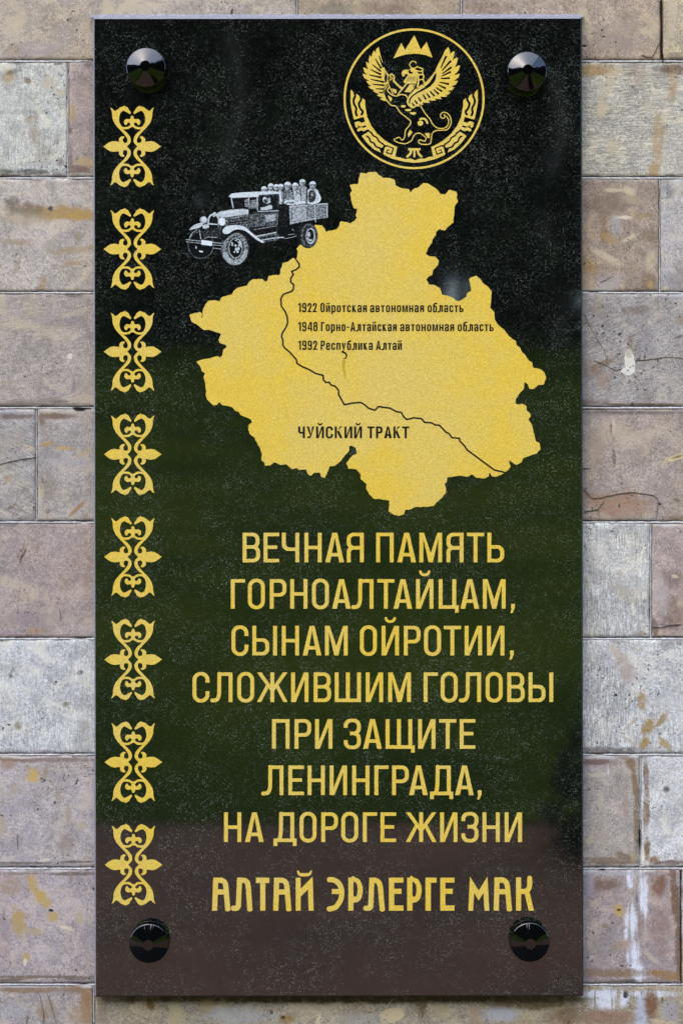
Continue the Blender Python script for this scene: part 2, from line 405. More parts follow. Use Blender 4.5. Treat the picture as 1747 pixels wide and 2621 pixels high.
LINES = [
 (580, 2.0103, 1439.2, [('В', 82, 172), ('Е', 190, 270), ('Ч', 284, 373), ('Н', 400, 488), ('А', 506, 604), ('Я', 617, 705), ('П', 768, 858), ('А', 877, 972), ('М', 990, 1107), ('Я', 1130, 1216), ('Т', 1234, 1323), ('Ь', 1340, 1425)], []),
 (580, 2.0103, 1558, [('Г', 22, 94), ('О', 110, 196), ('Р', 221, 308), ('Н', 327, 415), ('О', 438, 526), ('А', 543, 637), ('Л', 650, 753), ('Т', 774, 862), ('А', 857, 953), ('Й', 975, 1060), ('Ц', 1089, 1192), ('А', 1201, 1297), ('М', 1316, 1433), (',', 1458, 1480)], []),
 (480, 3.2667, 1677.5, [('С', 368, 508), ('Ы', 542, 747), ('Н', 788, 931), ('А', 961, 1118), ('М', 1148, 1337), ('О', 1438, 1582)],
  [(940, 3.2, [('Й', 114, 258), ('Р', 297, 434), ('О', 461, 602), ('Т', 623, 764), ('И', 793, 937), ('И', 976, 1120), (',', 1160, 1195)])]),
 (480, 3.2667, 1796.8, [('С', 42, 183), ('Л', 203, 377), ('О', 414, 558), ('Ж', 580, 836), ('И', 865, 1010), ('В', 1055, 1197), ('Ш', 1229, 1448), ('И', 1488, 1633)],
  [(940, 3.2, [('М', 169, 355), ('Г', 458, 576), ('О', 597, 738), ('Л', 760, 928), ('О', 965, 1106), ('В', 1143, 1285), ('Ы', 1317, 1518)])]),
 (640, 2.45, 1916.3, [('П', 137, 247), ('Р', 279, 382), ('И', 406, 516), ('З', 586, 694), ('А', 709, 823), ('Щ', 848, 1031), ('И', 1052, 1160), ('Т', 1184, 1290), ('Е', 1313, 1409)], []),
 (640, 2.45, 2035, [('Л', 80, 209), ('Е', 241, 336), ('Н', 360, 468), ('И', 497, 608), ('Н', 639, 747), ('Г', 778, 867), ('Р', 889, 993), ('А', 995, 1112), ('Д', 1127, 1270), ('А', 1283, 1400), (',', 1421, 1449)], []),
 (560, 3.92, 2155, [('Н', 52, 226), ('А', 261, 452), ('Д', 547, 780), ('О', 808, 980), ('Р', 1027, 1193), ('О', 1226, 1397), ('Г', 1443, 1585)],
  [(940, 3.6465, [('Е', 121, 266), ('Ж', 357, 642), ('И', 676, 838), ('З', 876, 1031), ('Н', 1072, 1231), ('И', 1277, 1440)])]),
]
WORDS = ['ВЕЧНАЯ ПАМЯТЬ', 'ГОРНОАЛТАЙЦАМ,', 'СЫНАМ ОЙРОТИИ,', 'СЛОЖИВШИМ ГОЛОВЫ', 'ПРИ ЗАЩИТЕ', 'ЛЕНИНГРАДА,', 'НА ДОРОГЕ ЖИЗНИ']
for (x0, sc, yb_, gl, more), words in zip(LINES, WORDS):
    e = P('inscription_line', None); e['label'] = 'gold capitals reading ' + words
    for (xx, ss, gg) in [(x0, sc, gl)] + more:
        for ch, a, b in gg:
            w = WID[ch]; c = xx + (a + b) / 2 / ss
            put_glyph(ch, c - w / 2, yb_, w, H, s_, t_, GOLD, e)
# last line: heavier ornamental lettering, traced
def deco():
    B = lambda a, b, c, d: box(a, b, c, d); w = 47
    R1 = [
     [stroke([(104, 431), (114, 150)], 47), box(92, 130, 160, 177), stroke([(130, 153), (170, 155), (197, 175), (207, 215), (213, 290), (225, 431)], w), B(110, 237, 212, 284)],
     [stroke([(271, 408), (300, 409), (318, 395), (323, 340), (331, 150)], w), box(309, 130, 372, 176), stroke([(335, 153), (378, 155), (402, 175), (411, 215), (417, 300), (426, 431)], w)],
     [B(481, 130, 603, 178), B(520, 130, 566, 431)],
     [stroke([(661, 431), (669, 150)], 47), box(646, 130, 716, 177), stroke([(686, 153), (726, 155), (753, 175), (763, 215), (769, 290), (781, 431)], w), B(665, 237, 768, 284)],
     [B(843, 130, 888, 431), poly([(997, 120), (1006, 431), (960, 431), (955, 238), (886, 306), (886, 233)]), poly(spline([(858, 62), (855, 80), (866, 104), (890, 117), (952, 117), (978, 104), (990, 82), (987, 62), (975, 70), (968, 84), (950, 88), (895, 88), (878, 82), (872, 70)], 4, True))],
     [stroke([(1146, 148), (1185, 150), (1228, 175), (1255, 218), (1262, 280), (1248, 340), (1210, 395), (1170, 412), (1146, 415)], w), B(1172, 233, 1250, 279)],
     [B(1322, 130, 1368, 431), cut(poly(spline([(1350, 130), (1390, 131), (1425, 150), (1450, 205), (1453, 260), (1438, 320), (1410, 350), (1385, 355), (1350, 345)], 4, True)), poly(spline([(1369, 173), (1390, 176), (1404, 205), (1406, 255), (1397, 298), (1382, 303), (1369, 285)], 4, True)))],
    ]
    J = 950 - 520; J *= 3.5636
    L8 = [stroke([(1478, 408), (1506, 409), (1524, 395), (1528, 340), (1536, 150)], w), box(1514, 130, 1575, 176), stroke([(1540, 153), (J + 35, 155), (J + 63, 170), (J + 80, 210), (J + 88, 300), (J + 100, 431)], w)]
    R2 = [
     [B(159, 130, 207, 431), B(159, 130, 292, 175), B(159, 231, 274, 277), B(159, 383, 292, 431)],
     [B(325, 130, 373, 431), cut(poly(spline([(350, 130), (390, 131), (428, 150), (453, 205), (457, 260), (442, 320), (412, 350), (388, 355), (350, 345)], 4, True)), poly(spline([(373, 173), (393, 176), (408, 205), (410, 255), (401, 298), (386, 303), (373, 285)], 4, True)))],
     [B(492, 130, 541, 431), B(492, 130, 593, 175)],
     [B(627, 130, 673, 431), B(627, 130, 756, 175), B(627, 231, 740, 277), B(627, 383, 756, 431)],
     [poly([(897, 120), (977, 247), (1057, 120), (1073, 431), (1030, 431), (1020, 268), (977, 338), (935, 268), (926, 431), (882, 431)])],
     [stroke([(1136, 431), (1144, 150)], 47), box(1120, 128, 1190, 176), stroke([(1160, 151), (1203, 153), (1228, 175), (1239, 215), (1245, 290), (1257, 431)], w), B(1140, 234, 1245, 281)],
     [B(1317, 128, 1363, 431), B(1340, 233, 1405, 279), stroke([(1441, 128), (1441, 190), (1430, 235), (1395, 256), (1360, 256)], 45), poly([(1395, 270), (1440, 262), (1480, 431), (1432, 431)])],
    ]
    return [(520, g) for g in R1] + [(520, L8)] + [(950, g) for g in R2]
e8 = P('inscription_line', None); e8['label'] = 'heavier gold ornamental capitals reading АЛТАЙ ЭРЛЕРГЕ МАК'
for ox, G in deco():
    bb = (min(g[1][0] for g in G), min(g[1][1] for g in G), max(g[1][2] for g in G), max(g[1][3] for g in G))
    f = Field(bb, 2.0).add(*G); k = 3.5636
    link('letter', plate('letter', f.loops(), GOLD, -.0002, .0005, conv=lambda a, b: (ox + a / k, 2210 + b / k)), e8)

# ---- gold map
def cv(R, ox, oy, k=3.136): return [(ox + x / k, oy + y / k) for x, y in R]
M1 = cv([(1055,487),(1110,492),(1130,515),(1142,545),(1165,535),(1200,530),(1225,525),(1245,500),(1250,470),(1262,458),(1300,465),(1335,477),(1370,455),(1388,430),(1378,410),(1388,385),(1393,358),(1365,355),(1350,320),(1342,280),(1335,235),(1350,212),(1333,165),(1398,158),(1405,110),(1418,68),(1465,78),(1480,65)],470,420)
M2 = cv([(65,62),(130,62),(150,85),(190,112),(245,112),(283,130),(288,172),(340,195),(395,200),(405,230),(420,210),(440,195),(475,185),(510,150),(550,157),(600,190),(630,215),(645,238),(683,245),(715,205),(775,222),(782,245),(777,275),(788,300),(760,345),(757,400),(750,470),(700,510),(685,532),(640,522),(612,545),(612,570),(582,605),(578,635),(550,670),(530,720),(560,740),(610,745),(632,770),(628,810),(590,850),(582,890),(550,905),(533,925),(555,965),(600,970),(645,995),(660,1048),(700,1055),(750,1075),(782,1100),(820,1088),(855,1065),(862,1035),(893,1018),(885,960),(875,925),(890,910),(935,895),(965,920),(992,960),(1030,985),(1058,1020),(1055,1080),(1045,1150),(1080,1190),(1082,1245),(1110,1290),(1160,1330),(1195,1380)],920,420)
M4 = cv([(1235,0),(1255,10),(1258,45),(1285,60),(1300,95),(1330,125),(1355,165),(1382,180),(1390,222),(1440,232),(1480,260),(1495,305),(1475,358),(1430,362),(1390,395),(1360,392),(1350,360),(1330,340),(1318,345),(1315,395),(1280,430),(1250,480),(1248,510),(1270,520),(1300,512),(1335,530),(1340,570),(1365,590),(1370,615),(1350,640),(1378,675),(1390,720),(1402,770),(1412,815),(1440,825),(1450,880),(1420,910),(1360,930),(1310,950),(1295,985),(1255,1003),(1225,985),(1200,965),(1198,990),(1210,1015),(1195,1040),(1150,1075),(1090,1100),(1060,1095),(1042,1062),(1035,1095),(1000,1112),(935,1105),(900,1080),(860,1098),(800,1090),(760,1095),(700,1105),(698,1140),(680,1155),(692,1190),(690,1230),(650,1275),(610,1310),(595,1332),(530,1340),(450,1340),(415,1358),(365,1365),(355,1400),(315,1412),(270,1402),(232,1375),(235,1340),(238,1290),(180,1280),(110,1275),(75,1235),(52,1195),(55,1155),(10,1120),(8,1080)],920,870)
M3 = cv([(1380,1035),(1320,1035),(1305,985),(1325,960),(1355,925),(1388,912),(1380,865),(1350,850),(1330,850),(1325,895),(1290,930),(1250,980),(1210,1010),(1170,1015),(1160,1050),(1130,1108),(1105,1100),(1090,1065),(1050,1065),(1015,1092),(995,1075),(980,1040),(925,1043),(905,1028),(870,1038),(840,1015),(825,998),(780,1003),(725,982),(695,1008),(650,1008),(645,980),(625,970),(628,920),(615,875),(590,830),(565,780),(530,755),(518,720),(522,682),(547,665),(540,640),(500,620),(460,605),(440,575),(415,570),(390,540),(350,528),(310,525),(287,500),(268,522),(235,525),(190,480),(178,450),(182,410),(172,340),(160,300),(172,268),(145,250),(135,215),(103,175),(150,158),(220,145),(270,130),(295,143),(312,120),(318,80),(345,60),(340,42),(290,25),(280,0)],470,870)
M5 = cv([(300,1360),(250,1345),(200,1328),(165,1332),(125,1300),(65,1265),(48,1215),(55,1205),(130,1187),(150,1198),(142,1232),(150,1232),(155,1170),(175,1125),(205,1095),(245,1092),(290,1102),(305,1070),(350,1055),(388,1045),(405,1015),(430,995),(510,975),(525,945),(555,925),(630,922),(655,945),(675,935),(680,900),(730,890),(772,888),(775,850),(790,820),(795,795),(835,785),(880,750),(900,770),(912,735),(915,700),(905,680),(925,655),(1000,600)],470,420)
rnd = random.Random(5)
def jag(L, amp):
    out = []
    for i in range(len(L)):
        a, b = L[i], L[(i + 1) % len(L)]; d = math.hypot(b[0] - a[0], b[1] - a[1]); n = max(1, int(d / 4))
        for k in range(n):
            t = k / n; j = amp * rnd.uniform(-1, 1) if k else 0
            out.append((a[0] + (b[0] - a[0]) * t - j * (b[1] - a[1]) / max(d, .1), a[1] + (b[1] - a[1]) * t + j * (b[0] - a[0]) / max(d, .1)))
    return out
truck_mask = ell(450 + 1262 / 3.7333, 430 + 645 / 3.7333, 25, 33)
mp = poly(jag(M1 + M2 + M4 + M3 + M5, .75))
f = Field(mp[1], 1.0).add(mp)
f.sub(truck_mask)
omap = P('map', plate('map', f.loops(.12), GOLD, -.0002, .0005)); omap['label'] = 'large gold map silhouette with ragged border'
rd = cv([(905,770),(925,800),(928,825),(905,845),(865,862),(880,885),(860,915),(858,945),(882,970),(880,1005),(865,1022),(835,1032),(800,1045),(780,1080),(783,1140),(815,1185),(830,1225),(835,1275),(820,1310),(790,1360),(785,1385),(795,1411),(797,1456),(810,1476),(850,1509),(905,1571),(908,1599),(950,1626),(1000,1646),(1060,1681),(1118,1696),(1120,1731),(1140,1753),(1168,1751),(1180,1773),(1215,1783),(1242,1816),(1243,1851),(1288,1931),(1350,1919),(1420,1913),(1450,1931),(1485,1961),(1535,1976),(1561,1946),(1656,1959),(1701,1986),(1746,1993),(1759,2023),(1786,2049),(1811,2046),(1841,2036),(1906,2043),(1931,2073),(1986,2076),(2016,2094),(2051,2096),(2101,2151),(2126,2161),(2151,2196),(2211,2201),(2213,2223),(2251,2261),(2271,2293),(2491,2456),(2568,2473)],470,420)
rs = stroke(rd, 4.3, butt=False, smooth=False)
link('road_line', plate('road_line', Field(rs[1], .8).add(rs).loops(), INK, .0004, .00062), omap)
g = [stroke(cv([(1270,95),(1298,108),(1306,128),(1300,145),(1282,153)],470,870), 5.2, 2.4)]
link('drip_mark', plate('drip_mark', Field((870, 895, 892, 925), .5).add(*g).loops(), INK, .0004, .00062), omap)
g = [stroke(cv([(1285,165),(1282,220),(1290,270),(1297,315)],470,870), 9, 2.5)]
link('drip_stain', plate('drip_stain', Field((866, 918, 896, 975), .5).add(*g).loops(), DRIP, .0004, .00055), omap)
# small dark lettering on the map
SW = {'1': 8, '9': 12, '2': 11.5, '4': 13, '8': 12, '-': 7, 'О': 11.5, 'Г': 10, 'А': 14, 'Р': 11.5}
LW = dict(а=11, б=11, в=11, е=11, и=11.5, й=11.5, к=11, л=12.5, м=14.5, н=11.5, о=11.2, п=11.2, р=11.2, с=10.6, т=10, у=11.5, ь=11, я=11)
def small_word(word, xa, xb, yb_, Hc, parent, s, caps=False):
    ws = [(SW.get(c) or LW.get(c) or 11) if not caps else dict(Ч=14.5, У=16.5, Й=17, С=15.5, К=17, И=17, Т=17, Р=15.5, А=18.5)[c] for c in word]
    gap = 3.0 if not caps else 3.6
    tot = sum(ws) + gap * (len(word) - 1); kx = (xb - xa) / tot; x = xa
    for c, w in zip(word, ws):
        low = c.islower()
        hh = Hc * (.755 if low else 1)
        put_glyph(c, x, yb_, w * kx, hh, s, s * .86, INK, parent, .0004, .00062, .35); x += (w + gap) * kx
for yb_, ws in ((799.2, [('1922', 66, 205), ('Ойротская', 231, 576), ('автономная', 600, 1000), ('область', 1026, 1292)]),
                (847.8, [('1948', 66, 211), ('Горно-Алтайская', 235, 798), ('автономная', 823, 1224), ('область', 1249, 1516)]),
                (895.6, [('1992', 66, 208), ('Республика', 233, 620), ('Алтай', 643, 836)])):
    for wd, a, b in ws: small_word(wd, 740 + a / 2.9037, 740 + b / 2.9037, yb_, 23.5, omap, 4.0)
small_word('ЧУЙСКИЙ', 762.7, 926, 1121.9, 30.4, omap, 5.6, True)
small_word('ТРАКТ', 939.4, 1046.6, 1121.9, 30.4, omap, 5.6, True)

# ---- eight ornaments
Q = [(285,222),(330,245),(365,285),(400,298),(440,272),(500,220),(560,198),(590,195),(600,172),(612,190),(650,205),(688,235),(695,262),(712,285),(730,310),(745,338),(730,368),(710,360),(650,325),(610,305),(580,290),(545,305),(510,345),(488,410),(480,480),(488,545),(515,610),(545,645),(575,658),(640,658),(690,645),(725,615),(735,595),(728,570),(705,553),(670,562),(655,590),(640,612),(612,605),(590,570),(588,530),(610,495),(650,473),(690,480),(718,482),(735,465),(742,425),(755,408),(772,403),(800,403),(800,652),(772,652),(735,664),(700,695),(650,706),(565,706),(620,750),(680,810),(725,870),(743,930),(740,985),(715,1030),(655,1088),(655,1120),(130,1120),(130,1090),(160,1070),(210,1030),(280,985),(360,970),(430,978),(485,985),(480,960),(480,920),(510,880),(550,860),(590,865),(605,885),(575,905),(562,945),(570,990),(600,1012),(645,1010),(665,985),(668,940),(650,890),(600,820),(540,755),(460,675),(390,590),(345,500),(328,430),(325,350),(310,280)]
orn = poly(Q, fold=lambda X, Y: (772 - np.abs(X - 772), 1090 - np.abs(Y - 1090)))
f = Field((110, 150, 1434, 2030), 3.2); r = f.F; f.add((orn[0], (110, 150, 1434, 2030)))
me = plate('ornament', f.loops(.9), GOLD, -.0002, .0005, conv=lambda a, b: (CX + (a - 772) / 8.711, FY + (b - 1090) / 8.711))
for i in range(8):
    o = link('ornament', me, plaque); x = 338.6 + 3.5 * i / 7; y = 375.1 + 262.6 * i
    o.location = ((x - CX) * S, 0, (FY - y) * S)

# ---- emblem
def em(a, b): return (860 + a / 3.92, 50 + b / 3.92)
emb = P('emblem', None); emb['label'] = 'round gold emblem with winged beast under three peaks'
def EP(name, fld): return link(name, plate(name, fld.loops(), GOLD, -.0002, .0005, conv=em), emb)
EP('ring', Field((70, 80, 1490, 1510), 4).add(cut(ell(780, 795, 706, 706), ell(780, 795, 685, 685))))
EP('mountain_peaks', Field((560, 150, 980, 400), 2.5).add(poly([(572,390),(652,235),(690,305),(782,157),(848,302),(905,225),(965,382),(900,358),(840,346),(780,342),(700,350),(640,366)])))
def band(m):
    X = (lambda L: [(1562 - x, y) for x, y in L]) if m else (lambda L: L)
    f = Field((130, 690, 1430, 1450), 2.8)
    f.add(poly(X([(145,703),(180,735),(240,770),(290,812),(290,880),(305,970),(245,985),(178,1005),(160,930),(143,830)])))
    f.sub(stroke(X([(180,725),(190,765),(174,810),(180,850),(200,890),(196,930),(208,965)]), 23), stroke(X([(240,760),(250,800),(228,845),(240,890),(266,925),(252,955)]), 23))
    f.add(poly(X([(290,860),(310,975),(350,1065),(410,1145),(490,1215),(560,1255),(610,1278),(590,1300),(545,1290),(480,1252),(400,1190),(345,1125),(300,1055),(272,970)])))
    f.add(stroke(X([(200,1045),(225,1040),(245,1055),(270,1050),(300,1040),(315,1060)]), 36), stroke(X([(220,1110),(250,1095),(275,1105),(300,1092),(330,1085),(345,1105)]), 30), stroke(X([(192,1060),(215,1080)]), 22))
    f.add(poly(X([(255,1168),(322,1125),(380,1170),(440,1225),(475,1270),(455,1290),(430,1288),(447,1335),(380,1305),(310,1240)])))
    f.sub(stroke(X([(305,1168),(330,1190),(345,1225),(375,1240),(400,1275),(440,1290),(460,1300)]), 18), stroke(X([(350,1130),(372,1165),(408,1185),(430,1222),(478,1255)]), 16))
    f.add(poly(X([(487,1282),(560,1256),(612,1278),(590,1378),(470,1352)])))
    f.sub(stroke(X([(500,1262),(572,1292),(553,1352),(505,1335)]), 13, smooth=False), stroke(X([(500,1340),(512,1308),(535,1312)]), 11, smooth=False))
    return f
for m in (0, 1): EP('wave_band', band(m))
EP('lower_band', Field((460, 1340, 1110, 1450), 2.5).add(poly([(470,1354),(590,1376),(640,1384),(690,1400),(740,1394),(790,1412),(840,1395),(890,1395),(935,1375),(975,1378),(1100,1352),(1000,1398),(880,1428),(780,1438),(680,1426),(560,1396)])))
EP('small_sign', Field((695, 1280, 865, 1390), 2).add(box(722, 1290, 845, 1312), stroke([(752, 1305), (742, 1345), (708, 1378)], 22), stroke([(783, 1300), (783, 1382)], 20), stroke([(815, 1305), (825, 1345), (857, 1378)], 22)))
wl = Field((255, 265, 560, 835), 2.5).add(poly([(425,275),(445,360),(480,480),(500,520),(545,580),(528,640),(500,690),(480,740),(500,800),(510,822),(480,815),(438,798),(470,785),(435,775),(406,756),(435,748),(400,735),(365,716),(385,708),(345,695),(321,672),(355,668),(330,655),(299,618),(330,615),(280,585),(264,541),(310,560),(280,520),(271,478),(320,500),(305,465),(299,423),(330,440),(325,400),(336,358),(355,378),(360,345),(379,308),(395,335),(400,300)]))
for a, b in (((428,362),(472,480)), ((392,392),(450,492)), ((362,452),(448,520)), ((345,502),(450,552)), ((330,555),(455,582)), ((345,600),(480,628)), ((365,650),(482,660)), ((395,695),(478,698)), ((425,730),(475,735))): wl.sub(stroke([a, b], 10, 21))
wl.sub(poly([(492,525),(513,570),(505,628),(490,640),(482,590)])); EP('left_wing', wl)
wr = Field((690, 265, 1250, 900), 2.5).add(poly([(1120,275),(1140,310),(1140,350),(1160,325),(1184,317),(1180,360),(1165,410),(1190,390),(1218,379),(1210,430),(1190,480),(1225,462),(1241,464),(1225,510),(1180,560),(1239,542),(1225,580),(1180,615),(1219,616),(1200,650),(1150,672),(1182,680),(1160,708),(1110,715),(1146,730),(1120,755),(1080,752),(1116,766),(1090,777),(1040,772),(1056,800),(1010,797),(985,790),(1001,812),(960,814),(925,810),(936,837),(890,833),(865,830),(871,857),(830,853),(836,872),(800,870),(790,884),(760,892),(740,880),(718,860),(705,820),(715,790),(730,760),(800,690),(900,625),(960,560),(990,520),(1020,450),(1060,380),(1090,310)]))
wr.sub(poly(spline([(996,538),(1002,570),(985,622),(940,672),(870,714),(790,755),(748,800),(737,850),(728,820),(742,780),(790,738),(870,688),(930,636),(965,585)], 4, True)))
for a, b in (((1102,365),(1048,485)), ((1150,412),(1060,512)), ((1155,478),(1060,545)), ((1148,525),(1052,570)), ((1138,588),(1045,592)), ((1130,648),(1035,628)), ((1098,692),(1022,655)), ((1060,722),(1000,682)), ((1028,750),(975,700)), ((985,770),(940,718)), ((940,785),(902,738)), ((898,802),(868,750)), ((850,822),(820,778)), ((812,846),(785,808)), ((782,866),(757,835))): wr.sub(stroke([a, b], 22, 12))
EP('right_wing', wr)
st = lambda L, w=13: stroke(L, w * .86, butt=False)
bf = Field((455, 400, 1170, 1270), 2.5).add(
 st([(500,800),(548,858),(598,870),(640,930),(700,980),(745,1020),(735,1060),(695,1110),(685,1180),(660,1210),(632,1182),(598,1193),(580,1208),(600,1225),(650,1242),(700,1245),(755,1212),(775,1168),(805,1143),(845,1142),(880,1170),(900,1193),(885,1220),(835,1207),(826,1232),(862,1252),(938,1247),(952,1200),(962,1142),(1000,1115),(1060,1110),(1110,1105),(1145,1060),(1150,1005),(1125,950),(1080,930),(1048,948),(1047,980),(1075,990),(1092,968),(1080,955)], 12),
 st([(845,865),(890,940),(940,1000),(970,1055),(1020,1090),(1080,1090),(1118,1060),(1125,1010),(1105,972)], 12),
 st([(700,760),(650,752),(600,768),(550,750),(515,712),(530,680)], 13), st([(620,752),(650,710),(700,650)], 16), st([(715,790),(705,770),(690,758)], 14),
 st([(522,600),(535,560),(560,550),(580,575),(577,612),(610,650),(655,685)], 17), st([(545,570),(560,590),(540,610)], 10), st([(575,615),(640,680),(665,690)], 22),
 st([(500,655),(525,655),(540,690),(570,745)], 11), st([(500,660),(478,700),(475,735),(490,700)], 9), st([(530,570),(528,640)], 12),
 poly([(552,690),(600,702),(608,725),(590,745),(568,720)]), poly([(516,758),(562,790),(545,828),(530,800)]),
 poly(spline([(645,866),(690,860),(690,880),(660,882)], 4, True)), poly(spline([(688,902),(745,898),(742,918),(705,918)], 4, True)), poly(spline([(735,935),(795,928),(795,948),(765,955)], 4, True)),
 ell(842, 1040, 28, 26), st([(842,1000),(872,993),(900,1010),(912,1038)], 24), poly([(740,1103),(765,1132),(722,1182),(716,1150)]), poly([(885,1142),(937,1138),(935,1192),(912,1185)]),
 cut(poly(spline([(655,552),(662,518),(690,502),(730,505),(750,488),(800,505),(812,540),(780,568),(735,560),(715,552),(690,545),(688,562),(674,572)], 4, True)), ell(745, 525, 24, 20)), ell(758, 516, 14, 9),
 cut(poly([(718,560),(812,540),(804,640),(700,645),(670,625)]), *[stroke([(730 + 15 * k, 572), (700 + 21 * k, 622)], 6) for k in range(5)]),
 st([(800,435),(785,421),(755,421),(738,445),(742,470),(768,490),(800,482),(808,470)], 12), st([(765,490),(810,515),(850,520),(868,498),(840,485),(808,472)], 13),
 st([(867,500),(866,540),(878,570),(868,600),(882,628),(868,655)], 13), st([(825,553),(872,553)], 16), st([(825,605),(876,600)], 11), st([(818,545),(823,620),(812,690)], 20), st([(790,640),(770,700)], 8), poly([(735,652),(772,648),(768,700),(740,732),(684,726)]))
EP('beast_figure', bf)

# ---- laser-engraved truck full of soldiers (one flat plane of tones; later shapes cover earlier ones)
def tk(a, b): return (450 + a / 3.7333, 430 + b / 3.7333)
TR = []
def T(name, lev, *shps): TR.append((name, lev, shps))
def r_(L, w=8): return stroke(L, w)
T('halo', 1, ell(235, 740, 135, 140)); T('halo', 1, ell(560, 765, 150, 180))
T('chassis', 0, poly([(150,600),(440,520),(700,560),(980,560),(1300,505),(1340,640),(1160,660),(960,700),(700,725),(450,760),(240,780)]))
T('wheel', 3, ell(240, 735, 126, 132)); T('wheel', 0, ell(240, 735, 117, 124)); T('wheel', 7, poly([(185,745),(198,748),(200,772),(190,768)]), poly([(222,785),(262,795),(255,808),(225,802)]))
T('cargo_bed_side', 1, poly([(978,360),(1085,362),(1090,545),(1060,560),(968,600)]))
T('cargo_bed', 4, poly([(1080,366),(1450,338),(1446,476),(1345,490),(1090,540)])); T('cargo_bed_rib', 6, r_([(1085,368),(1448,340)], 9), r_([(1090,366),(1098,540)], 7), r_([(1232,356),(1238,510)], 6), r_([(1325,348),(1335,520)], 7), r_([(1446,340),(1444,478)], 9), r_([(1092,528),(1345,480)], 7))
T('cargo_bed', 5, poly([(1110,380),(1225,372),(1230,490),(1115,510)]))
T('underbody', 0, poly([(968,600),(1090,552),(1220,525),(1165,600),(1150,650),(1010,660),(968,640)])); T('underbody', 5, r_([(1070,636),(1140,632)], 6), r_([(1110,580),(1125,600)], 6), r_([(1000,662),(1060,672),(1150,650)], 5))
# soldiers, back row first
def soldier(hx, hy, r, bl, w=1.0, cap=7):
    sh = 48 * w; y0 = hy + r * .75
    T('soldier', 0, poly(spline([(hx - sh - 3, y0 + 60), (hx - sh + 2, y0 + 22), (hx - 14, y0 - 6), (hx + 14, y0 - 6), (hx + sh, y0 + 22), (hx + sh + 4, y0 + 60), (hx + sh + 3, 342), (hx - sh - 3, 342)], 3, True)))
    T('soldier', bl, poly(spline([(hx - sh, y0 + 60), (hx - sh + 6, y0 + 26), (hx - 14, y0), (hx + 14, y0), (hx + sh - 6, y0 + 26), (hx + sh, y0 + 60), (hx + sh - 4, 338), (hx - sh + 4, 338)], 3, True)))
    T('soldier', 1, ell(hx, hy, r * 1.0, r * 1.16)); T('soldier', 5, ell(hx, hy, r * .92, r * 1.08)); T('soldier', cap, inter(ell(hx, hy, r * 1.0, r * 1.15), box(hx - 99, hy - 99, hx + 99, hy - r * .25)))
    T('soldier', 2, r_([(hx - r * .85, hy - r * .18), (hx + r * .85, hy - r * .25)], 4)); T('soldier', 3, r_([(hx + r * .45, hy - r * .1), (hx + r * .62, hy + r * .4), (hx + r * .3, hy + r * .9)], 9)); T('soldier', 2, r_([(hx - r * .35, hy + r * .15), (hx - r * .05, hy + r * .15)], 6), r_([(hx + r * .2, hy + r * .12), (hx + r * .5, hy + r * .12)], 6), r_([(hx - r * .2, hy + r * .6), (hx + r * .25, hy + r * .6)], 5), r_([(hx, hy + r * .98), (hx + 14, y0 + 20), (hx + 8, y0 + 70)], 5), r_([(hx - 22, y0 + 20), (hx - 14, y0 + 80)], 6))
soldier(1208, 142, 31, 5, 1.0); soldier(843, 208, 30, 6, .75); soldier(907, 182, 31, 6, .75); soldier(960, 186, 28, 4, .7); soldier(1003, 186, 30, 6, .7)
soldier(1140, 178, 33, 6, 1.05); soldier(1068, 172, 36, 4, 1.1); T('soldier', 7, r_([(1035, 332), (1080, 312), (1140, 318)], 18), r_([(1150, 345), (1190, 330), (1235, 325)], 24))
soldier(1306, 165, 34, 6, 1.2); T('soldier', 2, poly(spline([(1270, 228), (1310, 215), (1338, 250), (1322, 315), (1272, 322)], 3, True))); T('soldier', 4, poly(spline([(1285, 240), (1305, 232), (1315, 265), (1295, 290)], 3, True))); T('soldier', 7, r_([(1350, 235), (1375, 290), (1352, 325), (1290, 340)], 22))
T('soldier', 1, r_([(1033, 140), (1030, 330)], 7), r_([(1160, 230), (1200, 260)], 8), r_([(1250, 200), (1255, 320)], 12))
T('soldier', 7, r_([(1060, 345), (1130, 350)], 14), r_([(992, 255), (1010, 322)], 18))
# rear wheel
T('tyre', 1, ell(1205, 640, 55, 118)); T('tyre', 2, ell(1268, 645, 86, 122)); T('tyre', 3, cut(ell(1272, 645, 76, 112), ell(1272, 645, 62, 92))); T('rim', 6, ell(1286, 650, 44, 76)); T('rim', 1, ell(1284, 648, 35, 64)); T('hub', 6, ell(1270, 635, 14, 24), ell(1285, 690, 18, 12), ell(1262, 675, 9, 12))
# cab
T('cab', 2, poly([(790,260),(985,250),(990,360),(975,420),(970,612),(760,640),(700,592),(695,430),(780,415)]))
T('cab', 3, poly([(700,445),(968,425),(960,540),(705,575)])); T('cab', 5, poly([(850,450),(960,440),(955,500),(860,520)])); T('cab', 1, poly([(702,570),(968,545),(965,610),(760,636),(705,592)]), r_([(697,430),(702,590)], 6)); T('cab', 5, r_([(745,590),(965,552)], 5), r_([(975,420),(968,540)], 4))
T('side_window', 1, poly([(802,268),(962,262),(972,388),(802,402)])); T('driver', 6, ell(850, 303, 21, 28)); T('driver', 2, ell(852, 312, 15, 15), poly([(835,330),(870,330),(880,370),(830,372)])); T('driver', 6, poly([(808,378),(850,372),(905,350),(922,365),(918,392),(860,402),(812,402)])); T('driver', 5, poly([(880,285),(902,282),(905,330),(870,345)])); T('window_sill', 6, r_([(780,416),(982,408)], 8))
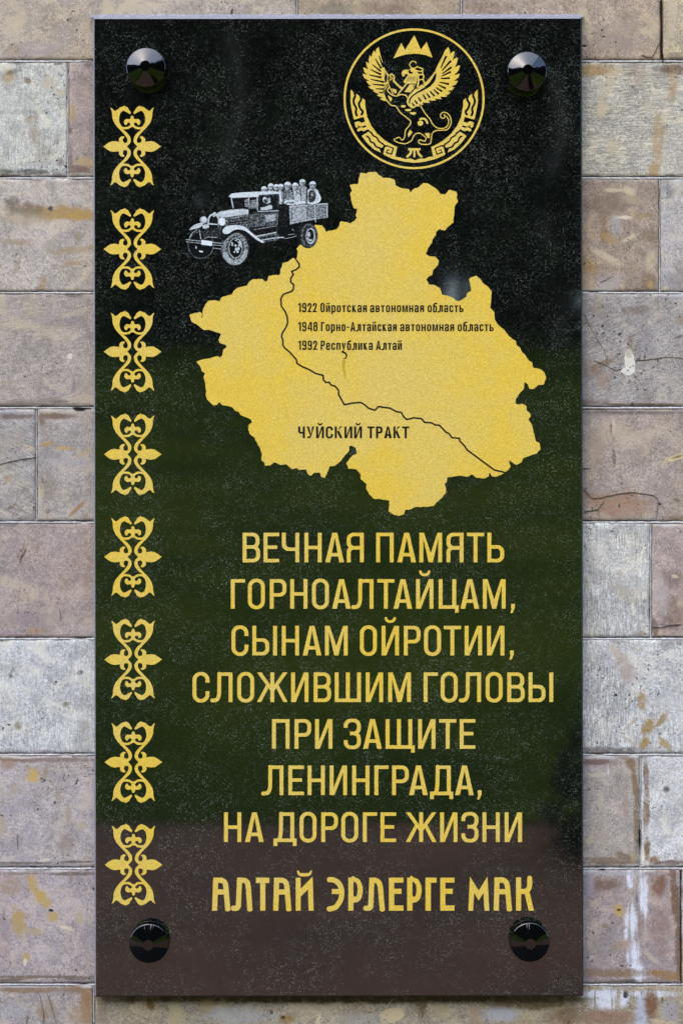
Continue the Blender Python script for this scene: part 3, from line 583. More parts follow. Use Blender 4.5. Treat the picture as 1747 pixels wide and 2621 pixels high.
T('windscreen', 1, poly([(522,285),(778,275),(780,405),(640,388),(535,385)])); T('windscreen', 4, poly([(655,300),(690,296),(695,375),(660,370)]), poly([(715,310),(772,300),(772,385),(715,385)])); T('windscreen_frame', 6, r_([(530,290),(548,385)], 11), r_([(696,284),(704,388)], 8), r_([(778,275),(780,408)], 9), r_([(520,284),(780,274)], 6))
T('roof', 7, poly(spline([(508,275),(520,255),(545,243),(650,232),(800,226),(900,224),(970,226),(988,240),(975,252),(800,256),(785,276),(640,276),(550,280)], 3, True))); T('roof', 3, r_([(800,262),(980,250)], 12))
# bonnet
T('hood', 3, poly([(420,470),(480,472),(695,438),(700,590),(650,566),(560,548),(470,560)])); T('hood', 1, r_([(500,500),(690,470)], 6), r_([(500,525),(690,500)], 10), r_([(500,545),(690,530)], 8)); T('hood', 4, r_([(490,485),(690,452)], 8))
T('hood', 6, poly([(372,440),(430,415),(520,398),(640,390),(694,396),(695,440),(480,472),(425,470)])); T('hood', 7, poly([(440,425),(600,400),(640,405),(520,430),(450,445)]))
T('radiator', 6, poly([(300,540),(306,480),(328,445),(368,428),(402,445),(418,485),(408,545)])); T('radiator', 1, poly([(316,525),(320,485),(338,458),(366,450),(392,465),(404,490),(400,535)])); T('radiator', 7, ell(364, 460, 9, 7), ell(372, 430, 12, 8))
T('front_axle', 3, poly([(250,548),(310,535),(320,570),(260,582)])); T('spring', 3, poly([(400,545),(440,560),(430,600),(400,590)])); T('chassis', 2, poly([(250,590),(420,560),(440,620),(430,680),(380,670),(260,670)])); T('front_spring', 5, r_([(270,680),(310,660),(400,665)], 7), r_([(130,670),(160,620),(205,590)], 7), r_([(225,590),(240,680)], 9))
T('headlight', 5, ell(265, 497, 35, 36)); T('headlight', 7, ell(270, 490, 24, 24)); T('headlight', 8, ell(443, 511, 37, 43)); T('headlight', 5, cut(ell(443, 511, 37, 43), ell(440, 512, 31, 37)))
T('fender', 6, poly(spline([(130,594),(150,565),(190,538),(235,525),(262,530),(240,562),(205,578),(165,584)], 3, True))); T('fender', 6, poly([(250,545),(315,535),(318,572),(262,580)]))
# near front wheel and fender
T('tyre', 3, ell(563, 768, 131, 162)); T('tyre', 4, cut(ell(563, 768, 120, 150), ell(567, 770, 88, 122))); T('tyre', 5, inter(cut(ell(563, 768, 126, 158), ell(567, 770, 80, 110)), poly([(440,820),(700,780),(700,960),(440,960)])))
T('rim', 5, ell(570, 766, 66, 98)); T('rim', 0, ell(571, 764, 59, 90)); T('rim', 6, poly(spline([(560,690),(600,680),(628,715),(630,760),(612,745),(590,705)], 3, True)), poly([(530,705),(548,715),(545,750),(530,740)])); T('hub', 6, ell(578, 775, 14, 17), ell(600, 770, 12, 15), ell(590, 800, 11, 12), ell(570, 740, 13, 12), ell(604, 740, 9, 12), ell(560, 800, 9, 10)); T('hub', 1, ell(595, 695, 12, 9))
T('fender', 1, poly(spline([(460,628),(520,625),(545,600),(600,588),(650,600),(690,640),(700,720),(690,720),(660,660),(610,620),(560,622),(500,660),(462,700),(450,660)], 3, True)))
T('running_board', 3, poly([(700,600),(760,640),(965,612),(1000,660),(960,695),(840,714),(770,690),(705,640)])); T('running_board', 6, r_([(765,655),(860,635),(962,614)], 10), r_([(815,692),(900,675),(1030,660)], 9)); T('running_board', 1, r_([(800,672),(960,648)], 12), r_([(840,712),(950,700),(1000,680)], 10))
T('fender', 7, poly(spline([(446,602),(462,572),(500,553),(560,545),(620,550),(670,572),(720,615),(780,665),(845,708),(825,714),(765,680),(705,630),(655,598),(600,586),(555,594),(525,612),(500,628),(462,628)], 3, True)))
T('bumper', 5, r_([(95,684),(250,700),(442,720)], 8), r_([(98,704),(250,722),(442,742)], 6), r_([(350,765),(440,775)], 6)); T('bumper', 1, r_([(95,694),(442,731)], 6))
T('number_plate', 8, poly([(245,687),(348,700),(346,745),(243,733)]))
truck = P('truck_engraving', None); truck['label'] = 'pale stippled engraving of an old lorry carrying soldiers'
fine = 2.6
accum = None; out = []
FB = (80, 60, 1480, 960)
acc = Field(FB, fine)
acc.F[:] = BIG
for name, lev, shps in reversed(TR):
    f = Field(FB, fine).add(*shps)
    cur = np.maximum(f.F, -acc.F)
    acc.F = np.minimum(acc.F, f.F)
    f.F = cur; L = f.loops(.5)
    L = [l for l in L if abs(area(l)) > 40]
    if L: out.append((name, lev, L))
for name, lev, L in reversed(out):
    for grp in ([[l] for l in L] if name == 'chassis' else [L]):
        link(name, plate(name, grp, STIP[lev], .00005, .00022, conv=tk), truck)

# ---- four mounting caps
def cap(px, py):
    c = P('mounting_cap', None); x, _, z = W(px, py, 0)
    c.location = (x, 0, z)
    prof = [(.0, -.0272), (.0080, -.0272), (.0083, -.0271), (.0289, -.0183), (.0296, -.0178), (.0299, -.0170), (.0303, -.004), (.0306, -.003), (.0306, .0)]
    n = 96; V, F = [], []
    for r, y in prof[1:]:
        for k in range(n): a = 2 * math.pi * k / n; V.append((r * math.cos(a), y, r * math.sin(a)))
    V.append((0, prof[0][1], 0)); m = len(V) - 1
    rings = len(prof) - 1
    disc = [(m, k, (k + 1) % n) for k in range(n)]
    for r in range(rings - 1):
        for k in range(n): a, b = r * n + k, r * n + (k + 1) % n; F.append((a, a + n, b + n, b))
    mm = MC.get('cap')
    if not mm:
        mm = mesh('cone_face', V, F, CAP, smooth=True)
        mm.polygons.foreach_set('use_smooth', [True] * len(mm.polygons))
        MC['cap'] = mm; MC['disc'] = mesh('centre_disc', V, disc, CAP)
        try: mm.set_sharp_from_angle(angle=math.radians(12))
        except Exception as ex: print(ex)
    link('cone_face', MC['cap'], c); link('centre_disc', MC['disc'], c)
for p in ((377.5, 181), (1344.5, 191), (385, 2407), (1351.5, 2404)): cap(*p)
# ------------------------------------------------------------------ the wall
WY = .021                       # depth of the wall face behind the plaque face
wall = link('stone_wall', None); wall.location = (0, WY, 0)
tag(wall, 'weathered grey and mauve ashlar stone wall with pale mortar joints behind the black plaque', 'wall')
OCH, BRN, WHT, DRK, PINK = (.44, .29, .12), (.165, .10, .06), (.62, .64, .70), (.06, .055, .05), (.36, .22, .16)
CREAM, OLV = (.60, .50, .34), (.16, .13, .065)
def stone_mat(base, seed, warm=.25, stria=None, sa=.35, stains=(), pits=1.0):
    t = NT('ashlar_stone'); off = (seed * 3.7, seed * 1.3, seed * 2.1)
    P0 = t.mapping(loc=off)
    b = tuple(min(.8, q * w_) for q, w_ in zip(lin(base)[:3], (1.12, 1.10, 1.03)))
    big = t.noise(6, 4, .6, P0).outputs[0]; mid = t.noise(26, 5, .65, P0, .6).outputs[0]; fine = t.noise(260, 4, .7, P0).outputs[0]
    vf = t.noise(520, 2, .6, P0).outputs[0]
    c = t.mix(t.ramp(mid, .3, .7), tuple(x * .80 for x in b) + (1,), tuple(min(1, x * 1.17) for x in b) + (1,))
    c = t.mix(t.ramp(big, .45, .72, 0, warm), c, (b[0] * 1.12, b[1] * .98, b[2] * .72, 1))
    lil = t.noise(9, 3, .6, t.mapping(loc=(off[0] + 9, 3, off[2]))).outputs[0]
    c = t.mix(t.ramp(lil, .5, .72, 0, .35), c, (b[0] * .92, b[1] * .86, b[2] * .97, 1))
    f2 = t.mix(t.ramp(fine, .3, .72), (.72, .71, .69, 1), (1.19, 1.19, 1.19, 1))
    c = t.mix(1.0, c, f2, 'MULTIPLY')
    f3 = t.mix(t.ramp(vf, .3, .7), (.80, .80, .80, 1), (1.16, 1.16, 1.16, 1))
    c = t.mix(1.0, c, f3, 'MULTIPLY')
    p1 = t.noise(17, 5, .7, t.mapping(loc=(off[1] + 4, off[0], off[2]), scale=(1, 1, 1.3)), 1.2).outputs[0]
    c = t.mix(t.ramp(p1, .50, .66, 0, .75), c, (b[0] * 1.26, b[1] * 1.20, b[2] * 1.04, 1))
    c = t.mix(t.ramp(p1, .47, .34, 0, .6), c, (b[0] * .74, b[1] * .73, b[2] * .80, 1))
    vn = t.noise(75, 3, .6, t.mapping(loc=(off[2] + 2, off[1], off[0])), .8).outputs[0]
    vg_ = t.ramp(t.noise(22, 2, .5, P0).outputs[0], .5, .62)
    vein = t.math('MULTIPLY', t.ramp(t.math('ABSOLUTE', t.math('SUBTRACT', vn, .5)), .014, .002), vg_)
    c = t.mix(t.math('MULTIPLY', vein, .5 * min(1.2, pits)), c, (.09, .08, .07, 1))
    h = t.math('ADD', t.math('MULTIPLY', mid, .5), t.math('MULTIPLY', fine, .5))
    if stria is not None:       # tool marks along a direction (degrees from horizontal)
        a = math.radians(stria)
        v = t.mapping(scale=(60, 60, 560), vec=t.mapping(rot=(0, a, 0), loc=off))
        wob = t.noise(1, 4, .7, v).outputs[0]
        msk = t.math('MULTIPLY', t.ramp(wob, .36, .64), 1.0)
        g = t.mix(msk, (1 - sa, 1 - sa, 1 - sa * .95, 1), (1 + sa * .35,) * 3 + (1,))
        gate = t.ramp(t.noise(7, 3, .5, P0).outputs[0], .32, .56)
        c = t.mix(gate, c, t.mix(1.0, c, g, 'MULTIPLY')); h = t.math('ADD', h, t.math('MULTIPLY', wob, 1.1))
    wn_ = t.noise(42, 6, .72, P0, 1.0); brk = t.noise(110, 6, .8, P0, .4).outputs[0]
    streak = t.noise(1, 3, .6, t.mapping(scale=(230, 230, 22), loc=off)).outputs[0]
    for i, (px, py, rx, rz, ang, col, st) in enumerate(stains):
        x, _, z = W(px, py, WY)
        q = t.mapping(ty='TEXTURE', loc=(x, WY, z), rot=(0, math.radians(ang), 0), scale=(rx * S, 1, rz * S))
        ln = t.n('ShaderNodeVectorMath', operation='LENGTH'); t.L(q, ln.inputs[0])
        d = t.math('ADD', ln.outputs['Value'], t.math('MULTIPLY', t.math('SUBTRACT', wn_.outputs[0], .5), 2.3 if st < 2 else 1.2))
        sharp = st >= 2; s0 = st - 2 if sharp else st
        k = t.ramp(d, .98 if sharp else 1.38, .88 if sharp else .50, 0, s0)
        if not sharp: k = t.math('MULTIPLY', k, t.ramp(brk, .36, .56, .45 if st < .8 else .6, 1.12))
        if col[2] > col[0] and col[0] > .5:
            c = t.mix(t.math('MULTIPLY', k, t.ramp(streak, .36, .56, .15, 1)), c, (.70, .72, .78, 1))
        else: c = t.mix(k, c, tuple(v_ * .93 for v_ in col) + (1,))
    pit = t.noise(150, 2, .5, t.mapping(loc=(off[0], 5, off[2]))).outputs[0]
    pg = t.noise(14, 2, .5, t.mapping(loc=(off[2], 7, off[0]))).outputs[0]
    pm = t.ramp(t.math('ADD', pit, t.ramp(pg, .4, .7, -.06, .07)), .70, .745, 0, .8 * pits)
    c = t.mix(pm, c, (.055, .05, .045, 1))
    d2 = t.noise(1, 2, .5, t.mapping(scale=(330, 330, 170), vec=t.mapping(rot=(0, seed * .7 + .4, 0), loc=off))).outputs[0]
    d2m = t.ramp(t.math('ADD', d2, t.ramp(pg, .35, .65, -.05, .04)), .655, .72, 0, .62 * min(1.3, pits))
    c = t.mix(d2m, c, (.10, .09, .085, 1)); pm = t.math('MAXIMUM', pm, t.math('MULTIPLY', d2m, .6))
    sc = t.noise(1, 2, .5, t.mapping(scale=(240, 240, 24), vec=t.mapping(rot=(0, seed * 1.9, 0), loc=off))).outputs[0]
    c = t.mix(t.ramp(sc, .70, .76, 0, .38 * pits), c, (.62, .60, .58, 1))
    return t.out(c, rough=.88, bump=t.math('SUBTRACT', h, pm), strength=.55, dist=.0013, spec=.25)
def coords(a, b, step):
    L = [a, a + 1.5, a + 4, a + 9]; n = max(2, int((b - a - 22) / step)); L += [a + 11 + (b - a - 22) * k / n for k in range(n + 1)]; L += [b - 9, b - 4, b - 1.5, b]
    return sorted(set(L))
def stone_mesh(x0, y0, x1, y1, seed, step):
    X, Y = coords(x0, x1, step), coords(y0, y1, step); nx, ny = len(X), len(Y); V, F = [], []
    proud = random.Random(seed).uniform(-.0008, .0004)
    for j, y in enumerate(Y):
        for i, x in enumerate(X):
            ex = min(x - x0, x1 - x); ey = min(y - y0, y1 - y); e = min(ex, ey)
            nz = mnoise.noise((x * .05, y * .05, seed)); n2 = mnoise.noise((x * .013, y * .013, seed + 9)); n3 = mnoise.noise((x * .14, y * .14, seed + 3))
            fall = .0024 * math.exp(-e / 1.7) + max(0, n2 * .8 + n3 * .4) * .0028 * math.exp(-e / 4.5)
            wx = wy = 0
            if x in (x0, x1): wx = (1 if x == x0 else -1) * (max(0, .5 + nz * 1.6 + n3 * 1.3))
            if y in (y0, y1): wy = (1 if y == y0 else -1) * (max(0, .5 + nz * 1.6 + n3 * 1.3))
            V.append(W(x + wx, y + wy, WY + fall - proud - .0006 * n2 + .00035 * nz))
    for j in range(ny - 1):
        for i in range(nx - 1): a = j * nx + i; F.append((a, a + nx, a + nx + 1, a + 1))
    b = len(V)
    rim = [i for i in range(nx)] + [j * nx + nx - 1 for j in range(1, ny)] + [(ny - 1) * nx + i for i in range(nx - 2, -1, -1)] + [j * nx for j in range(ny - 2, 0, -1)]
    for k in rim: v = V[k]; V.append((v[0], WY + .03, v[2]))
    m = len(rim)
    for k in range(m): F.append((rim[k], rim[(k + 1) % m], b + (k + 1) % m, b + k))
    me = mesh('stone', V, F, None, smooth=True)
    off = wall.location
    me.transform(__import__('mathutils').Matrix.Translation(-off))
    try: me.set_sharp_from_angle(angle=math.radians(55))
    except Exception: pass
    return me
# row joints (photo y) and, per row, vertical joints (photo x)
ROWS = [-430, -138, 154, 453, 746.5, 1041, 1334, 1632, 1928.5, 2220, 2517, 2812, 3105, 3400, 3640]
COLS = {0: [-780, -260, 300, 720, 1240, 1850, 2320], 1: [-640, -100, 520, 980, 1450, 2010], 2: [-560, -210, 760, 1180, 1691, 2260], 3: [-460, 175, 640, 1120, 1980],
        4: [-520, -90, 560, 1010, 1687, 2230], 5: [-330, 420, 1100, 1830, 2350], 6: [-600, 94, 700, 1240, 2040], 7: [-420, 520, 960, 1664, 2200], 8: [-500, -60, 610, 1200, 1960],
        9: [-560, 330, 980, 1637, 2180], 10: [-380, 560, 1150, 1741, 2290], 11: [-450, 241, 1990, 2500], 12: [-300, 420, 1000, 1600, 2200], 13: [-520, 60, 700, 1300, 1900], 14: [-380, 300, 900, 1500, 2100]}
XL, XR = -1000, 2800
SP = {  # (row, index of the stone in its row): base, stria, sa, warm, pits, stains (px, py, rx, rz, angle, colour, strength)
 (2, 2): ((171,161,153), None, 0, .3, 1.2, [(48,62,22,14,-30,CREAM,.7),(275,22,16,26,0,CREAM,.7),(80,130,90,24,0,(.40,.33,.33),.35),(330,15,30,12,10,CREAM,.5),(30,128,22,16,0,OCH,.3)]),
 (2, 3): ((160,146,130), None, 0, .6, 1.5, [(850,22,60,20,0,(.20,.18,.13),.6),(620,25,60,18,0,(.35,.34,.32),.5),(1000,25,80,20,0,BRN,.35)]),
 (2, 4): ((168,153,140), None, 0, .5, 1.5, [(1497,60,14,50,-15,CREAM,.7),(1250,20,80,20,0,BRN,.3),(1590,90,60,50,0,(.38,.30,.24),.4),(1660,76,30,12,-10,CREAM,.6),(1610,40,30,14,0,(.25,.19,.13),.4)]),
 (2, 5): ((188,177,156), 90, .18, .5, 1.0, [(1718,30,14,70,0,CREAM,.7),(1730,142,24,10,0,(.30,.24,.16),.7)]),
 (3, 1): ((195,196,193), 90, .28, .15, 1.5, [(22,195,16,18,30,OCH,.6),(38,182,24,7,-15,DRK,.45),(72,206,11,9,0,BRN,.7),(128,214,16,16,0,CREAM,.6),(84,305,20,14,0,(.36,.28,.2),.7),(160,235,16,9,0,CREAM,.7),(90,350,14,26,0,(.36,.28,.2),.55),(148,355,8,12,0,BRN,.4),(155,415,10,10,0,BRN,.5),(80,440,60,8,0,(.10,.10,.09),.75),(10,440,24,10,0,(.12,.13,.08),.7),(60,287,80,6,0,(.22,.21,.19),.4),(112,395,20,34,0,(.36,.32,.27),.4)]),
 (3, 2): ((163,150,148), None, 0, .3, .6, [(184,290,10,24,0,OCH,.7),(180,335,6,14,0,BRN,.7),(222,415,28,12,10,(.50,.36,.18),.8),(205,436,34,12,0,BRN,.6),(181,400,6,40,0,BRN,.5)]),
 (3, 4): ((190,186,177), 3, .38, .3, 1.1, [(1520,178,60,16,0,OCH,.75),(1560,210,14,50,28,CREAM,.7),(1540,275,12,26,10,CREAM,.75),(1722,178,34,14,0,BRN,.75),(1720,215,12,44,0,OCH,.5),(1684,350,16,60,3,OCH,.6),(1673,430,16,26,8,OCH,.7),(1568,375,16,24,10,CREAM,.6),(1630,190,24,26,0,(.36,.25,.17),.4),(1660,270,20,20,0,CREAM,.35)]),
 (4, 1): ((178,171,169), None, 0, .2, .8, []),
 (4, 2): ((180,172,168), -55, .14, .2, .9, [(155,545,90,18,0,OCH,.95),(210,552,34,14,0,(.50,.32,.10),.8),(55,535,60,18,8,(.22,.17,.11),.75),(30,515,20,12,0,DRK,.5),(130,535,8,8,0,(.08,.07,.06),.8),(45,620,42,8,4,(.38,.30,.20),.7),(128,628,14,26,35,(.40,.35,.28),.6),(190,640,60,10,-6,(.40,.31,.19),.75),(200,605,10,14,0,(.34,.26,.18),.55),(185,674,36,8,-8,(.40,.28,.18),.6),(45,680,6,26,20,(.36,.28,.2),.6),(110,727,10,20,15,OCH,.6),(60,560,60,18,0,(.42,.33,.22),.5)]),
 (4, 4): ((163,148,135), -72, .16, .5, 1.0, [(1555,520,70,30,0,(.22,.155,.11),.65),(1570,487,30,5,0,CREAM,.9),(1610,490,16,9,20,CREAM,.95),(1600,556,26,5,0,(.75,.66,.48),.95),(1640,552,30,10,0,(.36,.25,.12),.6),(1545,590,10,36,0,(.27,.18,.10),.7),(1605,612,28,6,-25,CREAM,.95),(1560,612,24,10,30,OCH,.6),(1545,655,44,10,30,CREAM,.85),(1500,680,30,16,35,OCH,.75),(1665,668,14,30,0,CREAM,.6),(1660,605,24,16,0,(.24,.17,.11),.6),(1658,718,18,20,0,(.24,.16,.09),.7),(1662,730,8,12,0,OCH,.8),(1575,575,14,24,0,(.42,.42,.45),.5),(1560,720,34,22,0,(.45,.45,.46),.4),(1620,512,40,12,10,CREAM,.35)]),
 (4, 5): ((176,173,172), -68, .38, .15, .9, [(1745,715,20,40,-20,(.30,.22,.18),.45),(1704,738,8,5,0,CREAM,.9),(1712,490,10,20,-20,(.2,.2,.2),.5)]),
 (5, 0): ((168,160,156), None, 0, .2, .8, []),
 (5, 1): ((168,159,155), 10, .15, .45, .9, [(82,790,24,30,-20,CREAM,.4),(45,830,50,14,5,CREAM,.45),(130,850,50,20,20,CREAM,.35),(180,912,7,8,0,(.75,.70,.58),2.95),(60,1030,40,7,0,(.25,.21,.19),.75),(120,1027,60,6,0,(.28,.25,.22),.6),(8,770,12,26,0,CREAM,.5),(145,1022,18,5,0,(.3,.24,.19),.6),(10,1034,40,5,0,(.2,.17,.15),.5),(150,1028,26,4,0,(.22,.18,.16),.8),(120,1034,140,3,0,(.24,.22,.2),.6)]),
 (5, 3): ((164,159,158), 22, .26, .3, 1.2, [(1620,793,34,12,0,(.19,.15,.11),.65),(1530,790,16,30,0,(.36,.28,.2),.45),(1612,875,7,30,-3,(.27,.21,.15),.7),(1610,925,15,34,-6,(.78,.74,.63),2.98),(1604,950,18,12,0,(.80,.77,.68),2.9),(1608,905,10,14,0,(.42,.36,.27),.6),(1546,930,34,9,-28,(.25,.17,.10),.65),(1505,945,40,22,0,(.24,.17,.11),.55),(1545,970,20,24,0,(.35,.24,.15),.45),(1743,820,16,12,0,(.30,.22,.12),.6),(1500,1032,50,9,0,(.20,.155,.14),.75),(1620,1036,130,4,0,(.20,.16,.13),.85),(1735,862,14,5,-20,DRK,.5),(1730,750,30,14,0,(.35,.36,.41),.5)]),
 (6, 1): ((166,162,161), -30, .32, .35, .8, [(40,1066,60,7,0,(.19,.15,.13),.8),(30,1130,40,28,-20,(.42,.35,.29),.45),(80,1148,20,5,30,CREAM,.8),(22,1225,12,10,0,OCH,.4),(20,1100,60,5,-18,(.5,.46,.42),.5),(32,1296,10,4,-30,BRN,.6),(20,1052,70,4,0,WHT,.5)]),
 (6, 2): ((161,155,154), None, 0, .4, 1.1, [(140,1065,44,8,0,(.22,.16,.12),.85),(108,1076,8,16,0,(.22,.16,.12),.75),(120,1136,20,5,-15,OCH,.95),(170,1147,24,5,3,(.50,.36,.17),.95),(215,1162,28,6,-25,(.50,.38,.22),.9),(200,1300,28,5,-45,(.38,.24,.12),.95),(120,1245,28,34,0,(.28,.22,.17),.55),(105,1262,8,20,0,CREAM,.5),(122,1308,10,7,0,(.2,.17,.13),.7),(170,1180,60,14,0,(.42,.40,.42),.4)]),
 (6, 4): ((163,152,146), None, 0, .35, 1.0, [(1568,1090,6,22,-4,(.62,.55,.42),2.7),(1563,1092,2.5,22,0,BRN,.7),(1570,1170,5,28,-4,(.20,.15,.10),.75),(1522,1150,24,50,10,(.45,.35,.24),.45),(1590,1293,76,30,0,(.38,.235,.15),.75),(1560,1275,90,10,5,(.36,.24,.16),.45),(1727,1172,26,7,-18,(.66,.56,.30),.95),(1730,1170,14,3,-18,(.2,.15,.06),.8),(1687,1290,5,3,0,DRK,2.98),(1600,1056,160,5,0,(.19,.155,.14),.85),(1540,1062,40,4,0,(.3,.25,.2),.6),(1500,1200,12,2.5,0,DRK,2.9),(1730,1280,10,5,30,BRN,.6),(1735,1325,40,6,0,(.24,.17,.12),.6),(1490,1060,60,40,0,(.30,.27,.27),.35)]),
 (7, 1): ((161,150,150), None, 0, .4, 1.0, [(60,1405,3,26,10,(.32,.22,.15),.8),(50,1425,3,18,0,(.32,.22,.15),.6),(30,1490,50,12,15,CREAM,.5),(165,1488,10,9,0,(.34,.26,.19),.7),(225,1470,8,40,15,(.36,.25,.22),.55),(28,1590,14,20,0,(.44,.36,.29),.7),(135,1585,26,30,0,(.44,.36,.30),.5),(95,1614,30,8,0,(.40,.26,.15),.6),(115,1625,12,3,0,(.62,.58,.48),.9),(70,1585,50,24,0,(.28,.22,.23),.4),(70,1525,26,16,0,CREAM,.4),(60,1340,80,8,0,(.24,.19,.20),.4)]),
 (7, 3): ((196,197,197), 90, .40, .15, .9, [(1590,1515,40,16,35,(.47,.42,.30),.5),(1585,1470,14,10,30,(.5,.44,.3),.55),(1501,1498,6,14,5,(.42,.38,.24),.5),(1640,1620,8,7,0,(.4,.31,.19),.7),(1660,1560,5,70,0,(.25,.2,.18),.5)]),
 (7, 4): ((168,154,151), None, 0, .35, 1.8, [(1722,1480,30,22,0,(.22,.165,.15),.7),(1725,1475,10,5,15,CREAM,.95),(1722,1570,30,40,0,(.20,.14,.10),.7),(1740,1545,10,12,0,(.62,.52,.38),.8),(1690,1520,18,50,-8,(.50,.44,.42),.6),(1674,1605,8,26,-10,(.20,.15,.12),.9),(1705,1632,60,5,0,(.18,.14,.12),.85),(1715,1602,26,4,8,(.20,.16,.15),.7),(1745,1550,20,60,0,(.32,.22,.18),.4)]),
 (8, 2): ((194,197,202), 90, .26, .05, 1.2, [(48,1857,9,12,0,(.30,.27,.19),.75),(205,1722,8,7,0,(.14,.14,.11),.85),(168,1803,12,8,0,(.20,.18,.12),.75),(30,1722,4,14,20,(.2,.2,.2),.6),(215,1860,14,16,0,(.36,.32,.28),.5),(118,1632,30,3,0,WHT,.7),(28,1731,4,4,0,(.15,.15,.16),2.8)]),
 (8, 4): ((197,199,202), 90, .38, .1, 1.7, [(1572,1665,12,22,-20,(.58,.50,.36),.6),(1600,1710,22,40,-22,(.46,.37,.32),.7),(1642,1790,12,24,0,(.40,.28,.13),.9),(1655,1860,13,22,30,(.38,.27,.11),.95),(1647,1902,10,20,25,(.40,.28,.12),.95),(1692,1842,7,26,40,(.38,.28,.15),.9),(1700,1905,9,22,-40,(.44,.33,.17),.85),(1610,1855,28,4,-42,(.48,.40,.28),.7),(1610,1897,34,4,38,(.48,.40,.30),.6),(1560,1918,90,7,0,(.20,.19,.17),.8),(1720,1640,30,22,0,(.22,.21,.21),.5),(1540,1838,10,10,0,(.4,.35,.3),.4)]),
 (9, 0): ((170,164,168), None, 0, .3, 1.0, []),
 (9, 1): ((169,163,168), None, 0, .3, 1.2, [(86,1985,18,17,0,(.55,.38,.14),.95),(30,1940,60,9,0,(.30,.19,.12),.8),(20,1955,20,16,0,(.34,.2,.11),.6),(130,1945,120,7,0,(.26,.19,.16),.7),(118,1978,8,18,0,(.36,.28,.18),.6),(38,2020,12,12,0,(.42,.34,.26),.6),(150,2035,9,26,5,(.38,.31,.24),.55),(175,2082,6,22,0,(.40,.33,.26),.7),(212,2115,16,10,0,(.48,.40,.30),.6),(170,2165,20,30,0,(.30,.23,.20),.5),(5,2105,14,30,0,(.45,.36,.24),.6),(118,2201,20,5,-10,(.68,.62,.50),.95),(60,2209,90,3.2,0,(.18,.145,.125),.95),(195,2206,50,3.2,0,(.18,.145,.125),.9),(45,2045,3,30,0,(.2,.17,.16),.0)]),
 (9, 3): ((164,158,156), None, 0, .25, .9, [(1520,1951,50,9,0,(.20,.145,.12),.85),(1612,1955,12,16,0,(.24,.15,.08),.95),(1622,2000,9,50,-6,(.25,.17,.10),.9),(1627,2110,8,90,0,(.25,.18,.12),.9),(1545,2200,50,7,0,(.24,.175,.12),.9),(1560,2208,80,4,0,(.22,.16,.11),.9),(1600,2195,30,10,20,(.24,.175,.12),.8),(1507,2150,9,14,30,(.58,.48,.30),.6),(1555,1972,2.5,12,0,WHT,.8),(1600,2060,9,40,0,(.38,.26,.22),.5),(1540,2130,20,50,0,(.44,.37,.29),.35),(1620,2195,8,14,0,(.4,.34,.2),.6),(1560,1937,70,5,0,(.5,.5,.5),.5)]),
 (9, 4): ((195,196,200), None, 0, .05, 1.9, [(1652,1985,7,50,-3,(.26,.19,.15),.9),(1652,2080,9,60,0,(.27,.20,.13),.9),(1655,2170,8,30,0,(.24,.17,.11),.9),(1675,2203,18,12,20,(.24,.15,.09),.95),(1672,2200,6,4,0,(.42,.2,.1),.95),(1715,2207,50,6,0,(.22,.17,.15),.9),(1704,2020,9,8,0,(.16,.15,.16),.75),(1735,1935,60,3,0,(.2,.17,.15),.8)]),
 (10, 1): ((167,158,163), None, 0, .45, 1.1, [(85,2260,13,34,-18,(.52,.36,.13),.95),(110,2300,14,26,-35,(.52,.36,.12),.95),(137,2345,14,14,0,(.50,.36,.15),.9),(30,2270,30,24,20,(.38,.28,.20),.6),(48,2360,20,38,-12,(.46,.33,.15),.85),(85,2385,26,10,0,(.46,.36,.23),.7),(170,2375,22,5,12,(.72,.64,.47),.95),(205,2352,9,16,-10,(.50,.42,.27),.85),(68,2450,10,14,20,(.48,.34,.16),.8),(65,2462,5,9,0,(.68,.62,.5),.9),(180,2236,70,5,0,(.19,.155,.14),.9),(60,2235,60,4,0,(.26,.21,.18),.7),(182,2245,5,14,0,(.32,.22,.17),.6),(100,2500,140,3.5,0,(.20,.16,.13),.95),(50,2505,60,5,-6,(.21,.16,.12),.9),(205,2504,40,4,0,(.21,.165,.14),.85),(131,2330,7,4,10,(.02,.02,.02),2.95),(10,2400,20,70,0,(.36,.27,.26),.4)]),
 (10, 3): ((160,149,150), None, 0, .4, 1.2, [(1612,2250,14,26,0,WHT,.8),(1645,2290,13,70,0,(.62,.64,.70),.95),(1612,2370,15,70,2,(.60,.61,.67),.95),(1620,2450,17,50,-4,(.58,.59,.65),.9),(1635,2490,16,28,0,(.58,.58,.62),.8),(1545,2265,40,15,0,(.22,.15,.11),.85),(1508,2262,12,34,0,(.36,.34,.42),.55),(1560,2235,70,7,0,(.46,.45,.46),.6),(1685,2270,22,34,0,(.24,.125,.085),.7),(1628,2300,5,20,0,(.2,.18,.24),.7),(1583,2330,13,16,0,(.52,.36,.13),.95),(1583,2329,6,3,0,(.05,.03,.02),2.9),(1548,2370,9,8,0,(.30,.21,.14),.7),(1725,2300,10,80,-4,(.20,.125,.07),.9),(1735,2400,9,100,0,(.22,.14,.09),.85),(1690,2380,30,60,0,(.30,.20,.17),.6),(1700,2495,50,12,8,(.32,.19,.08),.9),(1560,2490,90,12,0,(.26,.17,.10),.85),(1665,2450,30,7,40,(.50,.42,.34),.7),(1640,2360,8,30,0,(.24,.15,.12),.6),(1590,2420,26,12,-20,(.40,.30,.20),.6),(1512,2450,8,4,-30,(.6,.6,.6),.8),(1540,2440,40,60,0,(.27,.24,.23),.4)]),
 (10, 4): ((150,135,125), None, 0, .4, 1, [(1744,2300,4,90,0,WHT,.6)]),
 (11, 0): ((167,160,160), -50, .14, .4, 1.0, []),
